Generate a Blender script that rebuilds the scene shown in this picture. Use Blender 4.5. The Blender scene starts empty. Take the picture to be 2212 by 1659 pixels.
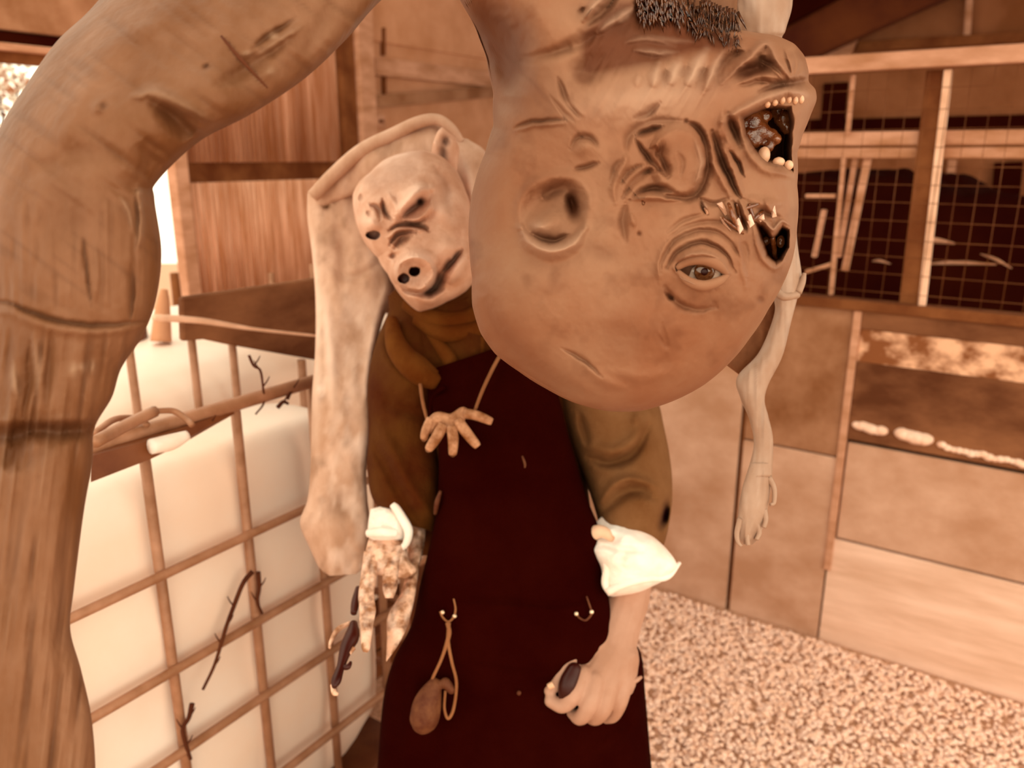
import bpy, bmesh, math, random
import numpy as np
from mathutils import Vector, Matrix
random.seed(7); rng = np.random.default_rng(7)
C = bpy.context.scene.collection
S = bpy.context.scene
# ------------------------------------------------------------------ camera, world, exposure
F = 1720.0; CX, CY = 1106.0, 829.5; PITCH = math.radians(16.0); CAMZ = 1.55
cd = bpy.data.cameras.new('camera'); cam = bpy.data.objects.new('camera', cd); C.objects.link(cam)
cd.sensor_width = 36.0; cd.lens = 36.0 * F / 2212.0
cam.location = (0, 0, CAMZ); cam.rotation_euler = (math.pi/2 - PITCH, 0, 0)
cd.clip_start = 0.02; cd.clip_end = 200
cd.dof.use_dof = True; cd.dof.focus_distance = 0.78; cd.dof.aperture_fstop = 5.0
S.camera = cam
LIGHT = (1.0, 0.84, 0.60)
w = bpy.data.worlds.new('world'); S.world = w; w.use_nodes = True
bg = w.node_tree.nodes['Background']
bg.inputs[0].default_value = (1.0, 0.89, 0.67, 1); bg.inputs[1].default_value = 2.35
S.view_settings.view_transform = 'Standard'; S.view_settings.look = 'None'
S.view_settings.gamma = 1; S.view_settings.exposure = 0.0; S.view_settings.use_curve_mapping = False
S.cycles.max_bounces = 6; S.cycles.diffuse_bounces = 4
def area(name, loc, target, size, power, col):
    ld = bpy.data.lights.new(name, 'AREA'); ld.shape = 'RECTANGLE'; ld.size, ld.size_y = size; ld.energy = power; ld.color = col
    o = bpy.data.objects.new(name, ld); C.objects.link(o); o.location = loc
    o.rotation_euler = (Vector(target) - Vector(loc)).to_track_quat('-Z', 'Y').to_euler()
    return o
# fill lamp added behind and to the right of the camera to brighten the tank
area('tank_fill_light', (2.2, -2.0, 1.7), (-.5, 1.6, .8), (2.4, 2.0), 22, (1.0, 0.84, 0.62))

# ------------------------------------------------------------------ geometry of the view
SP, CP = math.sin(PITCH), math.cos(PITCH)
def P(px, py, d):                      # point at depth d (m along the view axis)
    a = (px - CX) / F; b = (py - CY) / F
    return np.stack(np.broadcast_arrays(a * d, d * (CP - b * SP), CAMZ + d * (-SP - b * CP)), -1)
U = np.array([math.sin(math.radians(34)), math.cos(math.radians(34))])      # along the cage face
V = np.array([-math.sin(math.radians(56)), math.cos(math.radians(56))])     # along the plank wall
class Plane:                           # vertical plane through 2D point o, direction dr
    def __init__(s, o, dr):
        s.o = np.array(o, float); s.d = np.array(dr, float); s.n = np.array([s.d[1], -s.d[0]])
    def sz(s, px, py):
        r = P(px, py, 1.0) - np.array([0, 0, CAMZ]); t = (s.o @ s.n) / (r[:2] @ s.n); q = r * t
        return float((q[:2] - s.o) @ s.d), float(q[2] + CAMZ)
    def w(s, a, z, off=0.0):           # off towards the camera
        n = s.n if (s.n @ s.o) < 0 else -s.n
        q = s.o + s.d * a + n * off
        return (q[0], q[1], z)
def ground(px, py, z=0.0):
    r = P(px, py, 1.0) - np.array([0, 0, CAMZ]); t = (z - CAMZ) / r[2]
    return (r * t)[:2]

# ------------------------------------------------------------------ materials
def lin(c): return tuple(((x/255)/12.92 if x/255 <= .04045 else ((x/255 + .055)/1.055)**2.4) for x in c)
GAIN = 1.25
TUNE = {'latex_skin': 0.46, 'arm_latex': 0.36, 'pig_mask_latex': 0.913, 'hide': 0.753, 'tank_plastic': 1.396, 'pale_plywood': 0.906, 'plywood': 0.824, 'dark_board': 0.691, 'stained_plywood': 0.951, 'gravel_stone': 1.75, 'gravel_bed': 1.5, 'white_cuff_cloth': .84, 'pouch_leather': .7, 'cage_steel': .8, 'hand_skin': 0.551, 'jacket_cloth': 0.653, 'sleeve_cloth_painted': 0.588, 'sleeve_cloth': 0.588, 'apron_cloth': 0.412, 'weathered_corrugated_iron': 1.7, 'pale_board': 1.2, 'barn_board': 1.081, 'rail_timber': 1.05, 'barn_dark': 0.488, 'pale_latex': 0.5}
def alb(c, g=1.0):
    l = lin(c); v = [GAIN * g * l[i] / LIGHT[i] for i in range(3)]; k = min(1.0, .93/max(v)); return (v[0]*k, v[1]*k, v[2]*k, 1)
def mat(name, c1, c2=None, rough=.7, scale=8, bump=.15, bscale=40, stretch=(1, 1, 1), attr=None, spec=.3, g=1.0, detail=6, lo=.35, hi=.65, metal=0, trans=0, sss=0, dist=.004):
    g = g*TUNE.get(name, 1.0)
    m = bpy.data.materials.new(name); m.use_nodes = True; nt = m.node_tree; N = nt.nodes; L = nt.links
    b = N['Principled BSDF']; b.inputs['Roughness'].default_value = rough; b.inputs['Specular IOR Level'].default_value = spec
    b.inputs['Metallic'].default_value = metal; b.inputs['Transmission Weight'].default_value = trans
    tc = N.new('ShaderNodeTexCoord'); mp = N.new('ShaderNodeMapping'); mp.inputs['Scale'].default_value = stretch
    L.new(tc.outputs['Object'], mp.inputs[0])
    nz = N.new('ShaderNodeTexNoise'); nz.inputs['Scale'].default_value = scale; nz.inputs['Detail'].default_value = detail; nz.inputs['Roughness'].default_value = .6
    L.new(mp.outputs[0], nz.inputs['Vector'])
    rp = N.new('ShaderNodeValToRGB'); rp.color_ramp.elements[0].position = lo; rp.color_ramp.elements[1].position = hi
    rp.color_ramp.elements[0].color = alb(c2 or c1, g); rp.color_ramp.elements[1].color = alb(c1, g)
    L.new(nz.outputs['Fac'], rp.inputs[0]); out = rp.outputs[0]
    if attr:
        at = N.new('ShaderNodeVertexColor'); at.layer_name = 'paint'
        sp = N.new('ShaderNodeSeparateColor'); L.new(at.outputs[0], sp.inputs[0])
        mx = N.new('ShaderNodeMix'); mx.data_type = 'RGBA'; L.new(sp.outputs[0], mx.inputs['Factor'])
        L.new(out, mx.inputs['A']); mx.inputs['B'].default_value = alb(attr[0], g); out = mx.outputs['Result']
        mx = N.new('ShaderNodeMix'); mx.data_type = 'RGBA'; L.new(sp.outputs[1], mx.inputs['Factor'])
        L.new(out, mx.inputs['A']); mx.inputs['B'].default_value = alb(attr[1], g); out = mx.outputs['Result']
    L.new(out, b.inputs['Base Color'])
    if sss:
        b.inputs['Subsurface Weight'].default_value = sss; b.inputs['Subsurface Scale'].default_value = .02
    if bump:
        n2 = N.new('ShaderNodeTexNoise'); n2.inputs['Scale'].default_value = bscale; n2.inputs['Detail'].default_value = 5
        L.new(mp.outputs[0], n2.inputs['Vector'])
        bp = N.new('ShaderNodeBump'); bp.inputs['Strength'].default_value = bump; bp.inputs['Distance'].default_value = dist
        L.new(n2.outputs['Fac'], bp.inputs['Height']); L.new(bp.outputs[0], b.inputs['Normal'])
    return m
M = {}
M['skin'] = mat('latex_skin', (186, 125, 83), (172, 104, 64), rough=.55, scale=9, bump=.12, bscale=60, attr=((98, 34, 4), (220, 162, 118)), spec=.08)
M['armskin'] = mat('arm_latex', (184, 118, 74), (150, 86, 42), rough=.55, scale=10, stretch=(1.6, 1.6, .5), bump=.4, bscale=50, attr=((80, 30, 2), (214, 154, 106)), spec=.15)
M['pale'] = mat('pale_latex', (206, 156, 116), (186, 132, 92), rough=.5, scale=14, bump=.2, attr=((90, 40, 10), (230, 185, 145)))
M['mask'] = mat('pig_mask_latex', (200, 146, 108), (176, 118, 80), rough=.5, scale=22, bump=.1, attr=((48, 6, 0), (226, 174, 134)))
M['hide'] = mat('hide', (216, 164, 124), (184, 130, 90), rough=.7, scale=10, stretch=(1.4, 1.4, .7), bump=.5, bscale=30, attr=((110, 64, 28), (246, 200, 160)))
M['fur_dark'] = mat('dark_fur', (120, 66, 26), (84, 32, 0), rough=.45, bump=0, spec=.5)
M['fur_pale'] = mat('pale_fur', (216, 166, 126), (190, 134, 94), rough=.6, bump=0)
M['wet'] = mat('wet_flesh', (120, 62, 26), (70, 20, 0), rough=.12, scale=60, bump=.6, bscale=120, spec=.9)
M['black'] = mat('dark_hollow', (56, 8, 0), (40, 2, 0), rough=.4, bump=0)
M['tooth'] = mat('tooth', (206, 152, 108), (170, 112, 70), rough=.25, bump=0, spec=.6)
M['eye'] = mat('eye_white', (232, 190, 150), (214, 168, 126), rough=.08, bump=0, spec=.9)
M['iris'] = mat('iris', (128, 72, 34), (84, 34, 6), rough=.1, scale=300, bump=0, spec=.9)
M['shine'] = mat('varnished_shard', (222, 170, 130), (150, 92, 54), rough=.1, bump=.3, spec=1)
M['jacket'] = mat('jacket_cloth', (96, 48, 8), (78, 26, 0), rough=.9, scale=12, bump=.5, bscale=250, spec=.1, g=.9)
M['scarf'] = mat('scarf_cloth', (104, 54, 12), (84, 34, 2), rough=.9, scale=14, bump=.5, bscale=200, spec=.08, g=.75)
M['sleeve'] = mat('sleeve_cloth', (136, 84, 42), (112, 62, 24), rough=.9, scale=10, bump=.4, bscale=250, spec=.1)
M['apron'] = mat('apron_cloth', (58, 6, 1), (48, 1, 0), rough=.95, scale=7, bump=.4, bscale=200, spec=.02, g=.9)
M['trouser'] = mat('trouser_cloth', (84, 34, 0), (62, 10, 0), rough=.9, scale=9, bump=.6, bscale=60, spec=.1)
M['cuff'] = mat('white_cuff_cloth', (255, 232, 196), (246, 204, 164), rough=.8, scale=12, bump=.2, bscale=60, g=1.05)
M['flesh'] = mat('hand_skin', (214, 152, 112), (196, 132, 92), rough=.55, scale=12, bump=.1, bscale=150)
M['claw'] = mat('mottled_glove', (214, 158, 116), (140, 84, 46), rough=.5, scale=42, bump=.8, bscale=90, attr=((58, 10, 0), (240, 196, 156)), lo=.4, hi=.58)
M['finger'] = mat('finger_latex', (176, 118, 76), (120, 66, 28), rough=.5, scale=60, bump=.3, bscale=200)
M['cord'] = mat('cord_fibre', (140, 84, 44), (110, 56, 20), rough=.8, bump=.5, bscale=600)
M['pouch'] = mat('pouch_leather', (112, 58, 24), (84, 30, 4), rough=.7, scale=50, bump=.6, bscale=150)
M['brass'] = mat('brass', (240, 200, 150), (190, 130, 80), rough=.25, bump=0, metal=.7)
M['tank'] = mat('tank_plastic', (255, 220, 180), (253, 208, 164), rough=.45, scale=3, bump=.05, bscale=20, g=1.0)
M['lid'] = mat('dark_plastic', (110, 56, 22), (84, 34, 6), rough=.5, bump=.1)
M['bar'] = mat('cage_steel', (176, 116, 76), (146, 90, 52), rough=.5, scale=18, bump=.2, spec=.4)
M['rust'] = mat('cage_steel_dirty', (132, 78, 40), (96, 44, 12), rough=.7, scale=25, bump=.3)
M['twig'] = mat('dry_twig', (84, 36, 8), (58, 14, 0), rough=.9, bump=.6, bscale=200)
M['ply'] = mat('plywood', (206, 152, 112), (176, 120, 80), rough=.8, scale=4, stretch=(1, 1, 1.4), bump=.25, bscale=90)
M['plyd'] = mat('stained_plywood', (158, 104, 66), (118, 66, 30), rough=.8, scale=5, bump=.3, bscale=90)
M['plyb'] = mat('dark_board', (146, 86, 46), (92, 42, 10), rough=.85, scale=3.5, stretch=(1, 1, 2.2), bump=.4, bscale=60)
M['peel'] = mat('peeling_board', (212, 152, 106), (118, 62, 26), rough=.85, scale=9, stretch=(1, 1, 1.5), bump=.5, bscale=50, lo=.42, hi=.58)
M['plyl'] = mat('pale_plywood', (226, 176, 136), (202, 150, 110), rough=.75, scale=5, stretch=(.6, .6, 5), bump=.2, bscale=90)
M['timber'] = mat('rail_timber', (184, 126, 88), (150, 94, 56), rough=.8, scale=6, stretch=(1, 1, 3), bump=.3, bscale=80)
M['timberd'] = mat('dark_timber', (116, 62, 24), (84, 34, 2), rough=.85, scale=7, bump=.4, bscale=70)
M['corr'] = mat('weathered_corrugated_iron', (196, 140, 100), (140, 84, 46), rough=.65, scale=7, stretch=(5, 5, .4), bump=.2, bscale=60, attr=((96, 44, 12), (200, 150, 110)))
M['board'] = mat('pale_board', (176, 118, 78), (158, 100, 60), rough=.8, scale=5, bump=.2)
M['dark'] = mat('barn_dark', (62, 12, 0), (50, 3, 0), rough=.95, scale=3, bump=.4, bscale=20, spec=.05)
M['barn'] = mat('barn_board', (136, 80, 44), (110, 58, 24), rough=.9, scale=3, bump=.2)
M['barnd'] = mat('barn_roof_board', (92, 40, 8), (62, 12, 0), rough=.9, scale=3, bump=.2)
M['wire'] = mat('galvanised_wire', (124, 68, 30), (90, 40, 8), rough=.6, bump=0, metal=.2)
M['gravel'] = mat('gravel_stone', (238, 192, 154), (212, 162, 122), rough=.8, scale=60, bump=.3, bscale=200, lo=.4, hi=.6, detail=2)
M['soil'] = mat('gravel_bed', (200, 148, 108), (140, 90, 54), rough=.95, scale=80, bump=1, bscale=120, lo=.3, hi=.7, dist=.02)
M['gap_light'] = mat('gap_daylight', (240, 192, 150), (216, 160, 118), rough=.8, scale=40, bump=.5, bscale=120)
M['foliage'] = mat('pale_blossom', (255, 236, 196), (170, 110, 70), rough=.8, scale=20, bump=.5, bscale=40, lo=.4, hi=.55)
M['pipe'] = mat('pale_pipe', (224, 168, 124), (190, 134, 92), rough=.5, bump=.1)
M['roof'] = mat('roof_iron', (120, 66, 32), (90, 40, 12), rough=.8, scale=2, bump=.1)

# ------------------------------------------------------------------ object helpers
def tag(o, label=None, cat=None, group=None, kind=None):
    if label: o['label'] = label
    if cat: o['category'] = cat
    if group: o['group'] = group
    if kind: o['kind'] = kind
    return o
def empty(name, loc=(0, 0, 0), parent=None):
    o = bpy.data.objects.new(name, None); C.objects.link(o); o.location = loc; o.empty_display_size = .05
    if parent: o.parent = parent
    bpy.context.view_layer.update(); return o
def mk(name, verts, faces, m, parent=None, smooth=True, paint=None):
    me = bpy.data.meshes.new(name)
    verts = np.asarray(verts, float)
    if parent is not None:
        q_ = parent; off = np.zeros(3)
        while q_ is not None: off += np.array(q_.location); q_ = q_.parent
        verts = verts - off
    me.from_pydata(verts.tolist() if len(verts) < 3000 else [tuple(v) for v in verts], [], [tuple(f) for f in faces])
    if smooth: me.polygons.foreach_set('use_smooth', [True] * len(me.polygons))
    if paint is not None:
        a = me.color_attributes.new('paint', 'FLOAT_COLOR', 'POINT')
        col = np.ones((len(verts), 4)); col[:, 0] = paint[0]; col[:, 1] = paint[1]; col[:, 2] = 0
        a.data.foreach_set('color', col.ravel())
    me.update(); me.materials.append(m)
    o = bpy.data.objects.new(name, me); C.objects.link(o)
    if parent is not None: o.parent = parent
    return o
class MB:
    def __init__(s): s.v = []; s.f = []
    def add(s, v, f):
        n = len(s.v); s.v += [tuple(map(float, x)) for x in v]; s.f += [tuple(n + i for i in q) for q in f]
    def build(s, name, m, parent=None, smooth=False): return mk(name, s.v, s.f, m, parent, smooth)
BOXF = [(0, 3, 2, 1), (4, 5, 6, 7), (0, 1, 5, 4), (1, 2, 6, 5), (2, 3, 7, 6), (3, 0, 4, 7)]
def box8(q0, q1): return list(q0) + list(q1), BOXF
def pbox(pl, a0, a1, z0, z1, o0, o1):   # box in plane coordinates
    q = [pl.w(a0, z0, o0), pl.w(a1, z0, o0), pl.w(a1, z1, o0), pl.w(a0, z1, o0)]
    r = [pl.w(a0, z0, o1), pl.w(a1, z0, o1), pl.w(a1, z1, o1), pl.w(a0, z1, o1)]
    return box8(q, r)
def bev(o, wd=.003, seg=2):
    b = o.modifiers.new('bevel', 'BEVEL'); b.width = wd; b.segments = seg; b.limit_method = 'ANGLE'; return o
def cat(pts, n):                        # Catmull-Rom resample of points (any dimension)
    p = np.asarray(pts, float); p = np.vstack([2*p[0]-p[1], p, 2*p[-1]-p[-2]]); k = len(p) - 3
    t = np.linspace(0, k - 1e-9, n); i = t.astype(int); u = (t - i)[:, None]
    a, b, c, d = p[i], p[i+1], p[i+2], p[i+3]
    return .5*((2*b) + (-a+c)*u + (2*a-5*b+4*c-d)*u*u + (-a+3*b-3*c+d)*u**3)
def tube_geo(pts, rad, seg=8, n=None, sm=True):   # pts world, rad scalar or list
    p = np.asarray(pts, float); r = np.full(len(p), rad) if np.isscalar(rad) else np.asarray(rad, float)
    if n: q = cat(np.hstack([p, r[:, None]]), n); p, r = q[:, :3], np.maximum(q[:, 3], 1e-4)
    k = len(p); T = np.gradient(p, axis=0); T /= np.linalg.norm(T, axis=1)[:, None] + 1e-12
    nr = np.cross(T[0], [0.3, .2, 1]); nr /= np.linalg.norm(nr); v = []
    for i in range(k):
        nr = nr - T[i]*(nr@T[i]); nr /= np.linalg.norm(nr); bn = np.cross(T[i], nr)
        a = np.arange(seg)*2*math.pi/seg
        v.append(p[i] + r[i]*(np.cos(a)[:, None]*nr + np.sin(a)[:, None]*bn))
    v = np.vstack(v); f = []
    for i in range(k-1):
        for j in range(seg):
            f.append((i*seg+j, i*seg+(j+1) % seg, (i+1)*seg+(j+1) % seg, (i+1)*seg+j))
    f.append(tuple(range(seg-1, -1, -1))); f.append(tuple((k-1)*seg+j for j in range(seg)))
    return v, f
def tube(name, pts, rad, m, parent=None, seg=8, n=None):
    v, f = tube_geo(pts, rad, seg, n); return mk(name, v, f, m, parent)
def pxtube(name, pts, m, parent=None, seg=10, n=24):   # pts (px, py, depth, radius px)
    q = np.asarray(pts, float); w3 = P(q[:, 0], q[:, 1], q[:, 2]); return tube(name, w3, q[:, 3]*q[:, 2]/F, m, parent, seg, n)
# ---- 2D noise
def _h(ix, iy, s):
    n = (ix*374761393 + iy*668265263 + s*974711) & 0x7fffffff; n = ((n ^ (n >> 13))*1274126177) & 0x7fffffff
    return ((n ^ (n >> 16)) & 0xffff)/65535.0
def noise(x, y, s=0):
    ix = np.floor(x).astype(np.int64); iy = np.floor(y).astype(np.int64); fx = x-ix; fy = y-iy
    fx = fx*fx*(3-2*fx); fy = fy*fy*(3-2*fy)
    return (_h(ix, iy, s)*(1-fx)+_h(ix+1, iy, s)*fx)*(1-fy)+(_h(ix, iy+1, s)*(1-fx)+_h(ix+1, iy+1, s)*fx)*fy
def fbm(x, y, s=0, o=4):
    t = 0; a = .5
    for k in range(o): t = t + a*noise(x*2**k, y*2**k, s+k); a *= .5
    return t - .47
# ---- relief features in the front view of a thing; units are pixels of its own outline
def pdist(x, y, pts, par=False):
    p = cat(pts, max(8, 6*len(pts))) if len(pts) > 2 else np.asarray(pts, float); d = np.full(x.shape, 1e9); tt = np.zeros(x.shape); n_ = 0
    for a, b in zip(p[:-1], p[1:]):
        ab = b-a; L = ab@ab+1e-9; t = np.clip(((x-a[0])*ab[0]+(y-a[1])*ab[1])/L, 0, 1)
        k = n_; n_ += 1; dd = np.hypot(x-a[0]-t*ab[0], y-a[1]-t*ab[1]); c = dd < d; d = np.where(c, dd, d); tt = np.where(c, (k+t)/(len(p)-1), tt)
    return (d, tt) if par else d
def inside(x, y, poly):
    c = np.zeros(x.shape, bool); p = np.asarray(poly, float)
    for (x0, y0), (x1, y1) in zip(p, np.roll(p, -1, 0)):
        k = (y0 > y) != (y1 > y); c ^= k & (x < (x1-x0)*(y-y0)/((y1-y0) or 1e-9)+x0)
    return c
def relief(x, y, feats):  # feature tints mix own colours with painted shade in creases, light on ridges
    z = np.zeros(x.shape); pd = np.zeros(x.shape); pl = np.zeros(x.shape)
    x0_, y0_ = x, y; x = x+fbm(x0_/16, y0_/16, 201, 3)*5; y = y+fbm(x0_/16, y0_/16, 207, 3)*5
    for ft in feats:
        k = ft[0]; opt = ft[-1] if isinstance(ft[-1], dict) else {}
        if k == 'g':
            pts, wd, h = ft[1:4]; q = np.asarray(pts, float); mrg = 3*wd
            s = (x > q[:, 0].min()-mrg) & (x < q[:, 0].max()+mrg) & (y > q[:, 1].min()-mrg) & (y < q[:, 1].max()+mrg)
            dd, tt = pdist(x[s], y[s], pts, True); tp = np.sin(math.pi*np.clip(tt, .03, .97))**.6; wt = np.exp(-(dd/(wd*(.45+.75*tp)))**2)*tp
        elif k in 'ed':
            cx, cy, a, b, ang, h = ft[1:7]; t = math.radians(ang); mrg = 3*max(a, b)
            s = (abs(x-cx) < mrg) & (abs(y-cy) < mrg); X = x[s]-cx; Y = y[s]-cy
            r = np.hypot((X*math.cos(t)+Y*math.sin(t))/a, (-X*math.sin(t)+Y*math.cos(t))/b)
            wt = np.exp(-r*r) if k == 'e' else 1-np.clip((r-.85)/.3, 0, 1)**2*(3-2*np.clip((r-.85)/.3, 0, 1))
        else:
            poly, h, ed = ft[1:4]; q = np.asarray(poly, float); s = (x > q[:, 0].min()-1) & (x < q[:, 0].max()+1) & (y > q[:, 1].min()-1) & (y < q[:, 1].max()+1)
            X, Y = x[s], y[s]; d = np.full(X.shape, 1e9)
            for a, b in zip(q, np.roll(q, -1, 0)):
                d = np.minimum(d, pdist(X, Y, [a, b]))
            wt = np.where(inside(X, Y, poly), np.clip(d/ed, 0, 1), 0); wt = wt*wt*(3-2*wt)
        z[s] += h*wt
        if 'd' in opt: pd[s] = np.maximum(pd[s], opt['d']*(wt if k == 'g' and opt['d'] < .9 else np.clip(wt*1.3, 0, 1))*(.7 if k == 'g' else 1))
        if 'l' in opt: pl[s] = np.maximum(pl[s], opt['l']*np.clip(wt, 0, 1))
    return z, pd, pl
def polar(name, out, c, D, T, Tb, m, parent, feats=(), na=600, nf=130, nb=30, pw=.75, extra=None, D_fn=None):
    o = np.asarray(out, float); ang = np.unwrap(np.arctan2(o[:, 1]-c[1], o[:, 0]-c[0])); rad = np.hypot(o[:, 0]-c[0], o[:, 1]-c[1])
    if ang[-1] < ang[0]: ang, rad = ang[::-1], rad[::-1]
    A = np.concatenate([ang-2*math.pi, ang, ang+2*math.pi]); R = np.tile(rad, 3)
    th = ang[0]+np.arange(na)*2*math.pi/na; r = np.interp(th, A, R)
    kk = np.hanning(9); kk /= kk.sum(); r = np.convolve(np.concatenate([r[-4:], r, r[:4]]), kk, 'valid')
    a = np.linspace(0, math.pi/2, nf+1)[1:]; ab = np.linspace(math.pi/2, math.pi, nb+1)[1:-1]; aa = np.concatenate([a, ab])
    rr = np.sin(aa)[:, None]; X = c[0]+rr*np.cos(th)*r; Y = c[1]+rr*np.sin(th)*r
    cz = np.cos(aa); cz[abs(cz) < 1e-9] = 0
    Z = np.where(cz > 0, T*np.abs(cz)**pw, -Tb*np.abs(cz)**.7)[:, None]*np.ones(na)
    X = np.vstack([X.reshape(-1, 1), [[c[0]]], [[c[0]]]]).ravel(); Y = np.vstack([Y.reshape(-1, 1), [[c[1]]], [[c[1]]]]).ravel()
    Z = np.concatenate([Z.ravel(), [T, -Tb]]); n = len(aa)
    fz, pd, pl = relief(X, Y, feats); front = np.concatenate([np.repeat(np.clip(cz*6, 0, 1), na), [1, 0]])
    if extra:
        e, d2, l2 = extra(X, Y); fz = fz+e; pd = np.maximum(pd, d2); pl = np.maximum(pl, l2)
    Z = Z + fz*front*D/F; dep = D - Z
    if D_fn: dep = dep + D_fn(X, Y)
    v = P(X, Y, dep); i = np.arange(n-1)[:, None]*na; j = np.arange(na); j2 = (j+1) % na
    f = np.stack([i+j, i+j2, i+na+j2, i+na+j], -1).reshape(-1, 4).tolist()
    f += [(n*na, jj, (jj+1) % na) for jj in range(na)][:]; b = (n-1)*na; f += [(n*na+1, b+(jj+1) % na, b+jj) for jj in range(na)]
    return mk(name, v, f, m, parent, True, (pd*front, pl*front)), (X, Y, Z)
def loft_geo(st, n=80, seg=48, feats=(), extra=None, pw=.8, back=.8):
    # stations (Lx, Ly, Rx, Ry, depth, thickness m)
    q = cat(np.asarray(st, float), n); th = np.arange(seg)*2*math.pi/seg
    mx = (q[:, 0]+q[:, 2])/2; my = (q[:, 1]+q[:, 3])/2; hx = (q[:, 2]-q[:, 0])/2; hy = (q[:, 3]-q[:, 1])/2
    co, si = np.cos(th), np.sin(th)
    X = (mx[:, None]+hx[:, None]*co).ravel(); Y = (my[:, None]+hy[:, None]*co).ravel()
    sg = np.sign(si)*np.abs(si)**pw; sg = np.where(sg < 0, sg*back, sg)
    Z = (q[:, 5][:, None]*sg).ravel(); D = np.repeat(q[:, 4], seg)
    fz, pd, pl = relief(X, Y, feats); fr = np.tile(np.clip(si*3, 0, 1), n)
    if extra:
        e, d2, l2 = extra(X, Y); fz = fz+e; pd = np.maximum(pd, d2); pl = np.maximum(pl, l2)
    v = P(X, Y, D-Z-fz*fr*D/F)
    i = np.arange(n-1)[:, None]*seg; j = np.arange(seg); j2 = (j+1) % seg
    f = np.stack([i+j, i+j2, i+seg+j2, i+seg+j], -1).reshape(-1, 4).tolist()
    k = len(v); v = np.vstack([v, v[:seg].mean(0), v[-seg:].mean(0)])
    f += [(k, (jj+1) % seg, jj) for jj in range(seg)]; b = (n-1)*seg; f += [(k+1, b+jj, b+(jj+1) % seg) for jj in range(seg)]
    pd = np.concatenate([pd*fr, [0, 0]]); pl = np.concatenate([pl*fr, [0, 0]])
    return v, f, pd, pl
def loft(name, st, m, parent, **k):
    v, f, pd, pl = loft_geo(st, **k); return mk(name, v, f, m, parent, True, (pd, pl))
def lofts(name, sts, m, parent):        # several overlapping lofts in one mesh
    V_, F_, A_, B_ = [], [], [], []; n = 0
    for g in sts:
        v, f, a, b = g; V_.append(v); F_ += [tuple(i+n for i in q) for q in f]; A_.append(a); B_.append(b); n += len(v)
    return mk(name, np.vstack(V_), F_, m, parent, True, (np.concatenate(A_), np.concatenate(B_)))
ICO = None
def ico(sub=1):
    bm = bmesh.new(); bmesh.ops.create_icosphere(bm, subdivisions=sub, radius=1)
    v = np.array([x.co[:] for x in bm.verts]); f = [tuple(a.index for a in q.verts) for q in bm.faces]; bm.free(); return v, f
def fuse(name, chains, m, parent, voxel=.003, smooth=4, ends=None, disp=0):   # chains of (px,py,depth,r px) -> one continuous skin
    iv, jf = ico(2); vs, fs = [], []; n = 0
    for ch in chains:
        q = np.asarray(ch, float); q = cat(q, max(2, 10*(len(q)-1))) if len(q) > 1 else q
        for r in q:
            vs.append(P(r[0], r[1], r[2])+iv*(r[3]*r[2]/F)); fs += [tuple(i+n for i in t) for t in jf]; n += len(iv)
    me = bpy.data.meshes.new(name+'_raw'); me.from_pydata([tuple(x) for x in np.vstack(vs)], [], fs)
    o = bpy.data.objects.new(name+'_raw', me); C.objects.link(o)
    r = o.modifiers.new('r', 'REMESH'); r.mode = 'VOXEL'; r.voxel_size = voxel; r.use_smooth_shade = True
    s = o.modifiers.new('s', 'SMOOTH'); s.iterations = smooth; s.factor = .6
    dg = bpy.context.evaluated_depsgraph_get(); me2 = bpy.data.meshes.new_from_object(o.evaluated_get(dg)); bpy.data.objects.remove(o)
    vv = np.empty(len(me2.vertices)*3); me2.vertices.foreach_get('co', vv); vv = vv.reshape(-1, 3)
    return mk(name, vv, [tuple(p.vertices) for p in me2.polygons], m, parent, True, (np.zeros(len(vv)), np.zeros(len(vv))))
def ball(name, px, py, d, r, m, parent, sc=(1, 1, 1), sub=3, jit=0):
    v, f = ico(sub); v = v*np.array(sc)
    if jit: v = v*(1+jit*(rng.random(len(v))-.5))[:, None]
    return mk(name, P(px, py, d)+v*(r*d/F), f, m, parent)

# ================================================================== SETTING
gp = MB(); gp.add([(-8, -4, 0), (8, -4, 0), (8, 12, 0), (-8, 12, 0)], [(0, 1, 2, 3)])
fl = gp.build('floor', M['soil']); tag(fl, 'pale gravel covered ground of the yard', 'ground', kind='structure')
g0 = ground(1770, 1380); WR = Plane(g0, V)
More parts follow.
